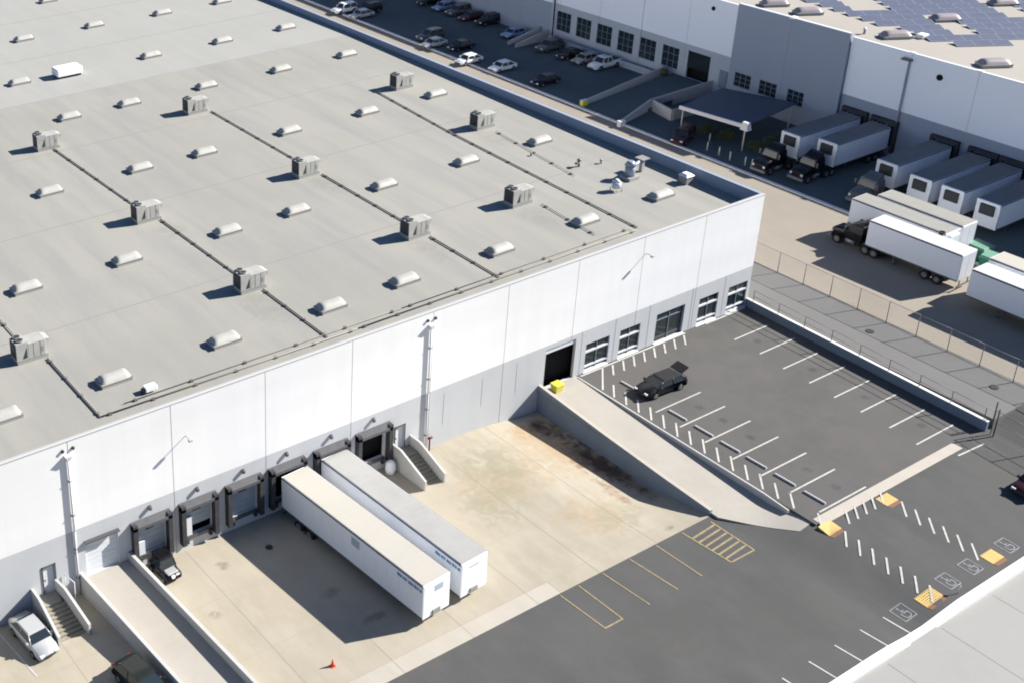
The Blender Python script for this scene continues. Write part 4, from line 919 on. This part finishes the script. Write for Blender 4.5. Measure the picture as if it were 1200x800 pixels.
# section A: right white  (u grows along +y)
def sec(name, u0, u1, mats, zmid, ops, dx=0.0, top=NT):
    return facade(nb, name, mats, u0, u1, 2.0, top, zmid, ops, [s for s in seam if u0 + .2 < s < u1 - .2], lambda u, d, z: (XN + d - dx, u, z), th=.35)
docksN = [(y - 1.3, y + 1.3, 3.5, 6.2) for (_, y) in DK]
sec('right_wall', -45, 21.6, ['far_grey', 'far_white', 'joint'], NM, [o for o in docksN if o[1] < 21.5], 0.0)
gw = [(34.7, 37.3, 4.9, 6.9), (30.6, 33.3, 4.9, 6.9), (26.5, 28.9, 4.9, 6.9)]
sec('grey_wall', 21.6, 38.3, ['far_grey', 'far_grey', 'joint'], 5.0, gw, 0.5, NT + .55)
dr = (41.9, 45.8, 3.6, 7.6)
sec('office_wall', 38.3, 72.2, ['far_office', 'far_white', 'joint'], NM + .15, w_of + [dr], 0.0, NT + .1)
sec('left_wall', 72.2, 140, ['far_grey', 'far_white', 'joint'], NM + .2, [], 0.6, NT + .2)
MB().box(XN + 1.0, XN + 1.1, -44, 139, 2, 9).build('interior_dark_sheet', 'interior', nb)  # black sheet in place of the dark inside the building
MB().quad((XN + .3, -45, NT - .75), (260, -45, NT - .5), (260, 140, NT - .5), (XN + .3, 140, NT - .75)).build('roof', 'far_roof', nb)
MB().box(XN - .02, XN + .40, -45, 21.5, NT - .04, NT + .05).box(XN - .52, XN - .1, 21.6, 38.3, NT + .51, NT + .6).box(XN - .02, XN + .4, 38.4, 72.2, NT + .06, NT + .15).box(XN - .62, XN - .2, 72.2, 140, NT + .16, NT + .25).build('coping', 'frame_white', nb)
for s in (5.4, 13.6, 30.0): MB().box(XN - .62 if s > 22 else XN - .1, XN + .3, s - .35, s + .35, NT - .1 + (.5 if s > 22 else 0), NT + .16 + (.5 if s > 22 else 0)).build('coping_joint', 'roof_white', nb)
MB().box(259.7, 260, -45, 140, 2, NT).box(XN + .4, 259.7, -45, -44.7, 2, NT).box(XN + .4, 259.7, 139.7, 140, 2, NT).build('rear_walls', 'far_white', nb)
for (a, b, z0, z1) in w_of + gw:
    off = -.5 if b < 38 else 0
    w_ = MB().box(XN + off + .15, XN + off + .2, a, b, z0, z1).build('window', 'glass_dark', nb)
    f = MB()
    nmul = 3
    for k in range(nmul + 1):
        y = a + (b - a) * k / nmul; f.box(XN + off + .08, XN + off + .15, y - .035, y + .035, z0, z1)
    for z in (z0 + .03, z0 + (z1 - z0) * .33, z0 + (z1 - z0) * .66, z1 - .03): f.box(XN + off + .09, XN + off + .149, a, b, z - .03, z + .03)
    f.build('window_frame', 'frame_blue', w_)
MB().box(XN + .2, XN + .26, dr[0], dr[1], dr[2] + 1.5, dr[3]).build('roller_door', 'glass_dark', nb)
MB().box(XN - .06, XN - .003, 38.75, 40.1, 3.7, 6.3).box(XN - .09, XN - .061, 38.9, 39.95, 3.7, 6.15).build('side_door', 'frame_blue', nb)
for (a, b, z0, z1) in docksN:
    MB().box(XN - .5, XN - .004, a - .45, a - .02, 2.9, 6.5).box(XN - .5, XN - .004, b + .02, b + .45, 2.9, 6.5).box(XN - .5, XN - .004, a - .45, b + .45, 6.52, 6.95).build('dock_seal', 'black_rubber', nb)
t = thing('far_downpipe', 'thin dark downpipe with hopper on the neighbouring white wall', 'downpipe', (XN, 13.7, 2.3))
MB().tube((XN - .2, 13.7, 2.4), (XN - .2, 13.7, 14.9), .11).build('pipe', 'far_grey', t); MB().box(XN - .6, XN - .01, 13.4, 14.6, 14.85, 15.05).build('hopper', 'steel', t)
MB().tube((XN - .2, 14.9, 2.4), (XN - .2, 14.9, 6.6), .06).build('conduit', 'post_tan', t)
MB().tube((XN - .1, 9.8, 13.8), (XN - .003, 9.8, 13.8), .38, 14).build('wall_port', 'interior', nb)
MB().tube((XN - .1, 42.6, 14.5), (XN - .003, 42.6, 14.5), .3, 14).build('wall_port', 'interior', nb)
MB().box(XN - .3, XN - .003, 66.6, 66.95, 11.8, 12.1).build('wall_lamp', 'steel', nb)
# skylights there
zn = NT - .72
fs = None
SK2 = [(152.4, 19.9, 'single skylight behind the corner of the grey wall panel'), (151.6, 6.9, 'dark skylight nearest the right edge at the front of the solar roof'), (164.2, 20.6, 'skylight in the left cut-out of the solar field'), (177.2, 20.4, 'skylight in the right cut-out of the solar field'), (152.6, 32.7, 'dark skylight above the middle of the grey wall panel'), (152.4, 37.8, 'dark skylight above the left end of the grey wall panel'), (164.4, 34.2, 'skylight in the top cut-out of the solar field')]
for x, y, lab in SK2:
    if fs is None:
        fs = make_skylight((x, y, zn), lab, 'dome_far', 1.35, R(-30), 'skylights on the neighbouring roof')
    else: dup(fs, (x, y, zn), R(-30), lab)
t = thing('far_roof_vent', 'tiny dark vent on the neighbouring roof by the panel corner', 'roof vent', (150.6, 23.0, zn))
MB().tube((0, 0, 0), (0, 0, .6), .15).build('pipe', 'unit_mid', t, True); MB().tube((0, 0, .6), (0, 0, .8), .3, 10, r1=.1).build('cap', 'roof_white', t, True)
t = thing('far_roof_box', 'small white box beside the left edge of the solar field', 'roof unit', (154.9, 17.9, zn))
MB().rbox(-.6, .6, -.5, .5, 0, .5, .04).build('casing', 'roof_white', t, True)
# solar field: rows parallel to (cos-31, sin-31)
ca, sa = math.cos(R(-31)), math.sin(R(-31))
U = lambda u, v: (u * ca - v * sa, u * sa + v * ca)
holes = [(127.9, 131.2, 97.2, 103.0), (138.6, 142.2, 103.8, 110.5), (120.3, 125.6, 108.6, 113.0)]
starts = {0: 125.9, 1: 123.7, 2: 123.2, 3: 122.6, 4: 120.4, 5: 119.6, 6: 118.7, 7: 117.9, 8: 117.1, 9: 116.0, 10: 115.0, 11: 114.0}
for k in range(12):
    v0 = 91.1 + 2.28 * k; segs = [(starts[k], 132.8 if k == 0 else (148 if k < 2 else 178))]
    for (h0_, h1_, hv0, hv1) in holes:
        if v0 + 1.9 > hv0 and v0 < hv1:
            ns = []
            for a_, b_ in segs:
                if h0_ > a_ and h1_ < b_: ns += [(a_, h0_), (h1_, b_)]
                elif h0_ <= a_ < h1_: ns.append((h1_, b_))
                else: ns.append((a_, b_))
            segs = ns
    t = thing('solar_row', 'row of dark blue solar panels, %s from the front of the solar field' % ['first', 'second', 'third', 'fourth', 'fifth', 'sixth', 'seventh', 'eighth', 'ninth', 'tenth', 'eleventh', 'twelfth'][k], 'solar panels', (*U(starts[k], v0), zn), 0, 'solar panel rows on the neighbouring roof')
    pm = MB(); fr = MB(); lg = MB()
    for a_, b_ in segs:
        a2, b2, c2, d2 = U(a_, v0), U(b_, v0), U(b_, v0 + 1.55), U(a_, v0 + 1.55)
        z0, z1 = zn + .02, zn + .30
        pm.hexa([(*a2, z0), (*b2, z0), (*c2, z1), (*d2, z1), (*a2, z0 + .04), (*b2, z0 + .04), (*c2, z1 + .04), (*d2, z1 + .04)])
        nn = max(1, int((b_ - a_) / 2.1))
        for i in range(nn + 1):
            u = a_ + (b_ - a_) * i / nn; p, q = U(u - .025, v0), U(u + .025, v0); r_, s_ = U(u + .025, v0 + 1.55), U(u - .025, v0 + 1.55)
            fr.hexa([(*p, z0 + .03), (*q, z0 + .03), (*r_, z1 + .03), (*s_, z1 + .03), (*p, z0 + .055), (*q, z0 + .055), (*r_, z1 + .055), (*s_, z1 + .055)])
        for vv in (0.0, 1.49):
            p, q, r_, s_ = U(a_, v0 + vv), U(b_, v0 + vv), U(b_, v0 + vv + .06), U(a_, v0 + vv + .06); zz = z0 + (z1 - z0) * vv / 1.55
            fr.hexa([(*p, zz + .03), (*q, zz + .03), (*r_, zz + .03), (*s_, zz + .03), (*p, zz + .06), (*q, zz + .06), (*r_, zz + .06), (*s_, zz + .06)])
    pm.build('panels', 'solar', t); fr.build('panel_frames', 'solar_frame', t)
# ramp and walls beside the office
struct(MB().hexa([(128.5, 41.3, 2.3), (145.9, 41.3, 2.3), (145.9, 47.9, 2.3), (128.5, 47.9, 2.3), (128.5, 41.3, 2.34), (145.9, 41.3, 3.6), (145.9, 47.9, 3.6), (128.5, 47.9, 2.34)]), 'office_ramp', 'yard')
def wallthing(segs, lab, mt='concrete_wall'):
    t = thing('low_wall', lab, 'low wall', (segs[0][0][0], segs[0][0][1], 2.3)); mb = MB()
    for (a_, b_, za, zb_) in segs: mb.wallseg(a_, b_, .25, 2.2, 2.2, za, zb_)
    mb.build('wall', mt, t)
wallthing([((128.2, 48.1), (145.95, 49.2), 3.0, 4.4)], 'low wall on the parking side of the office ramp')
wallthing([((126.6, 39.8), (134.2, 41.6), 3.0, 3.9), ((134.3, 41.6), (145.9, 41.1), 3.9, 4.4)], 'low wall on the canopy side of the office ramp')
wallthing([((134.3, 41.2), (133.4, 37.2), 3.9, 3.9), ((133.6, 37.2), (145.4, 37.0), 3.9, 4.2)], 'pale walled landing between office ramp and canopy')
wallthing([((138.5, 74.3), (145.3, 74.3), 2.9, 4.2)], 'sloping stair wall at the left end of the office windows')
wallthing([((138.5, 72.6), (145.9, 72.6), 2.9, 4.2)], 'second sloping stair wall at the left end of the office windows')
wallthing([((145.0, 50.0), (145.0, 72.0), 3.3, 3.3)], 'long planter wall under the office windows', 'far_office')
for x, y, lab, mt in ((128.2, 48.0, 'yellow block at the lower end of the office ramp', 'yellow_plastic'), (126.5, 39.6, 'white end block of the canopy side ramp wall', 'kerb')):
    t = thing('ramp_end_block', lab, 'bollard', (x, y, 2.3)); MB().rbox(-.5, .5, -.3, .3, 0, .75, .04).build('block', mt, t, True); MB().box(-.51, .51, -.31, .31, .76, .82).build('cap', 'kerb', t, True)
# canopy
t = thing('canopy', 'flat blue grey canopy with pale front edge on posts', 'canopy', (137, 30, 2.3))
CN = [(130.8, 25.6), (145.0, 27.0), (142.6, 37.6), (131.0, 34.6)]
MB().prism([(132.4, 24.9), (144.3, 26.6), (141.2, 35.8), (131.2, 34.2)], 5.62, 5.86).build('roof_slab', 'canopy_blue', t)
MB().wallseg((132.3, 24.9), (131.08, 34.3), .18, 5.42, 5.42, 5.92, 5.92).build('front_fascia', 'fascia', t)
MB().hexa([(131.8, 24.3, 5.3), (132.7, 24.3, 5.3), (132.7, 25.4, 5.3), (131.8, 25.4, 5.3), (131.95, 24.5, 6.35), (132.5, 24.5, 6.35), (132.5, 25.2, 6.35), (131.95, 25.2, 6.35)]).build('corner_cap', 'fascia', t)
for x, y in ((132.5, 25.1), (131.4, 33.9), (143.9, 26.9), (141.0, 35.4)): MB().tube((x, y, 2.3), (x, y, 5.6), .1).build('post', 'post_tan', t)
bl = ['nearest the dark brown car', 'second from the dark brown car', 'third from the dark brown car', 'fourth from the dark brown car', 'beside the dark tractor truck', 'between canopy post and dark brown car', 'next to the left canopy post']
for k, (x, y) in enumerate(((129.0, 27.6), (128.9, 25.7), (128.7, 23.9), (128.9, 21.8), (129.0, 20.9), (131.6, 29.4), (131.6, 33.2))):
    t = thing('bollard', 'thin pale bollard %s' % bl[k], 'bollard', (x, y, 2.33), group='bollards by the canopy')
    MB().tube((0, 0, 0), (0, 0, 1.1), .085, 10).build('post', 'post_tan', t, True); MB().tube((0, 0, 1.1), (0, 0, 1.16), .085, 10, r1=.03).build('cap', 'post_tan', t, True)
# shrubs below the canopy
def shrub(x, y, r, lab):
    t = thing('shrub', lab, 'shrub', (x, y, 2.33), group='dark shrubs around the canopy')
    MB().tube((x, y, 2.3), (x, y, 2.3 + r), .06, 6, r1=.03).build('stem', 'stem', t)
    mb = MB()
    for k in range(260):
        th = random.uniform(0, 2 * P); ph = math.acos(random.uniform(-.3, 1)); rr = r * random.uniform(.5, 1.05)
        c = Vector((x + rr * math.sin(ph) * math.cos(th), y + rr * math.sin(ph) * math.sin(th), 2.35 + r * .5 + rr * math.cos(ph) * .8))
        a_ = Vector((random.gauss(0, 1), random.gauss(0, 1), random.gauss(0, 1))).normalized() * .13; b_ = a_.orthogonal().normalized() * .09
        mb.add([c - a_, c + b_, c + a_, c - b_], [(0, 1, 2, 3)])
    mb.build('foliage', 'leaf', t)
for k, (x, y, r) in enumerate(((133.5, 23.9, 1.1), (136.0, 23.8, 1.2), (138.6, 23.9, 1.1), (133.2, 31.2, 1.1), (133.6, 28.5, 1.2), (141.2, 24.1, 1.0))):
    shrub(x, y, r, 'dark olive shrub, %s' % ['right of the canopy nearest the tractor', 'second along the right side of the canopy', 'third along the right side of the canopy', 'under the left half of the canopy', 'under the middle of the canopy', 'farthest along the right side of the canopy'][k])
t = thing('round_planter', 'small round dark planter at the head of the office ramp', 'planter', (144.4, 48.2, 3.5))
MB().tube((0, 0, 0), (0, 0, .8), .5, 14).build('tub', 'leaf', t, True)
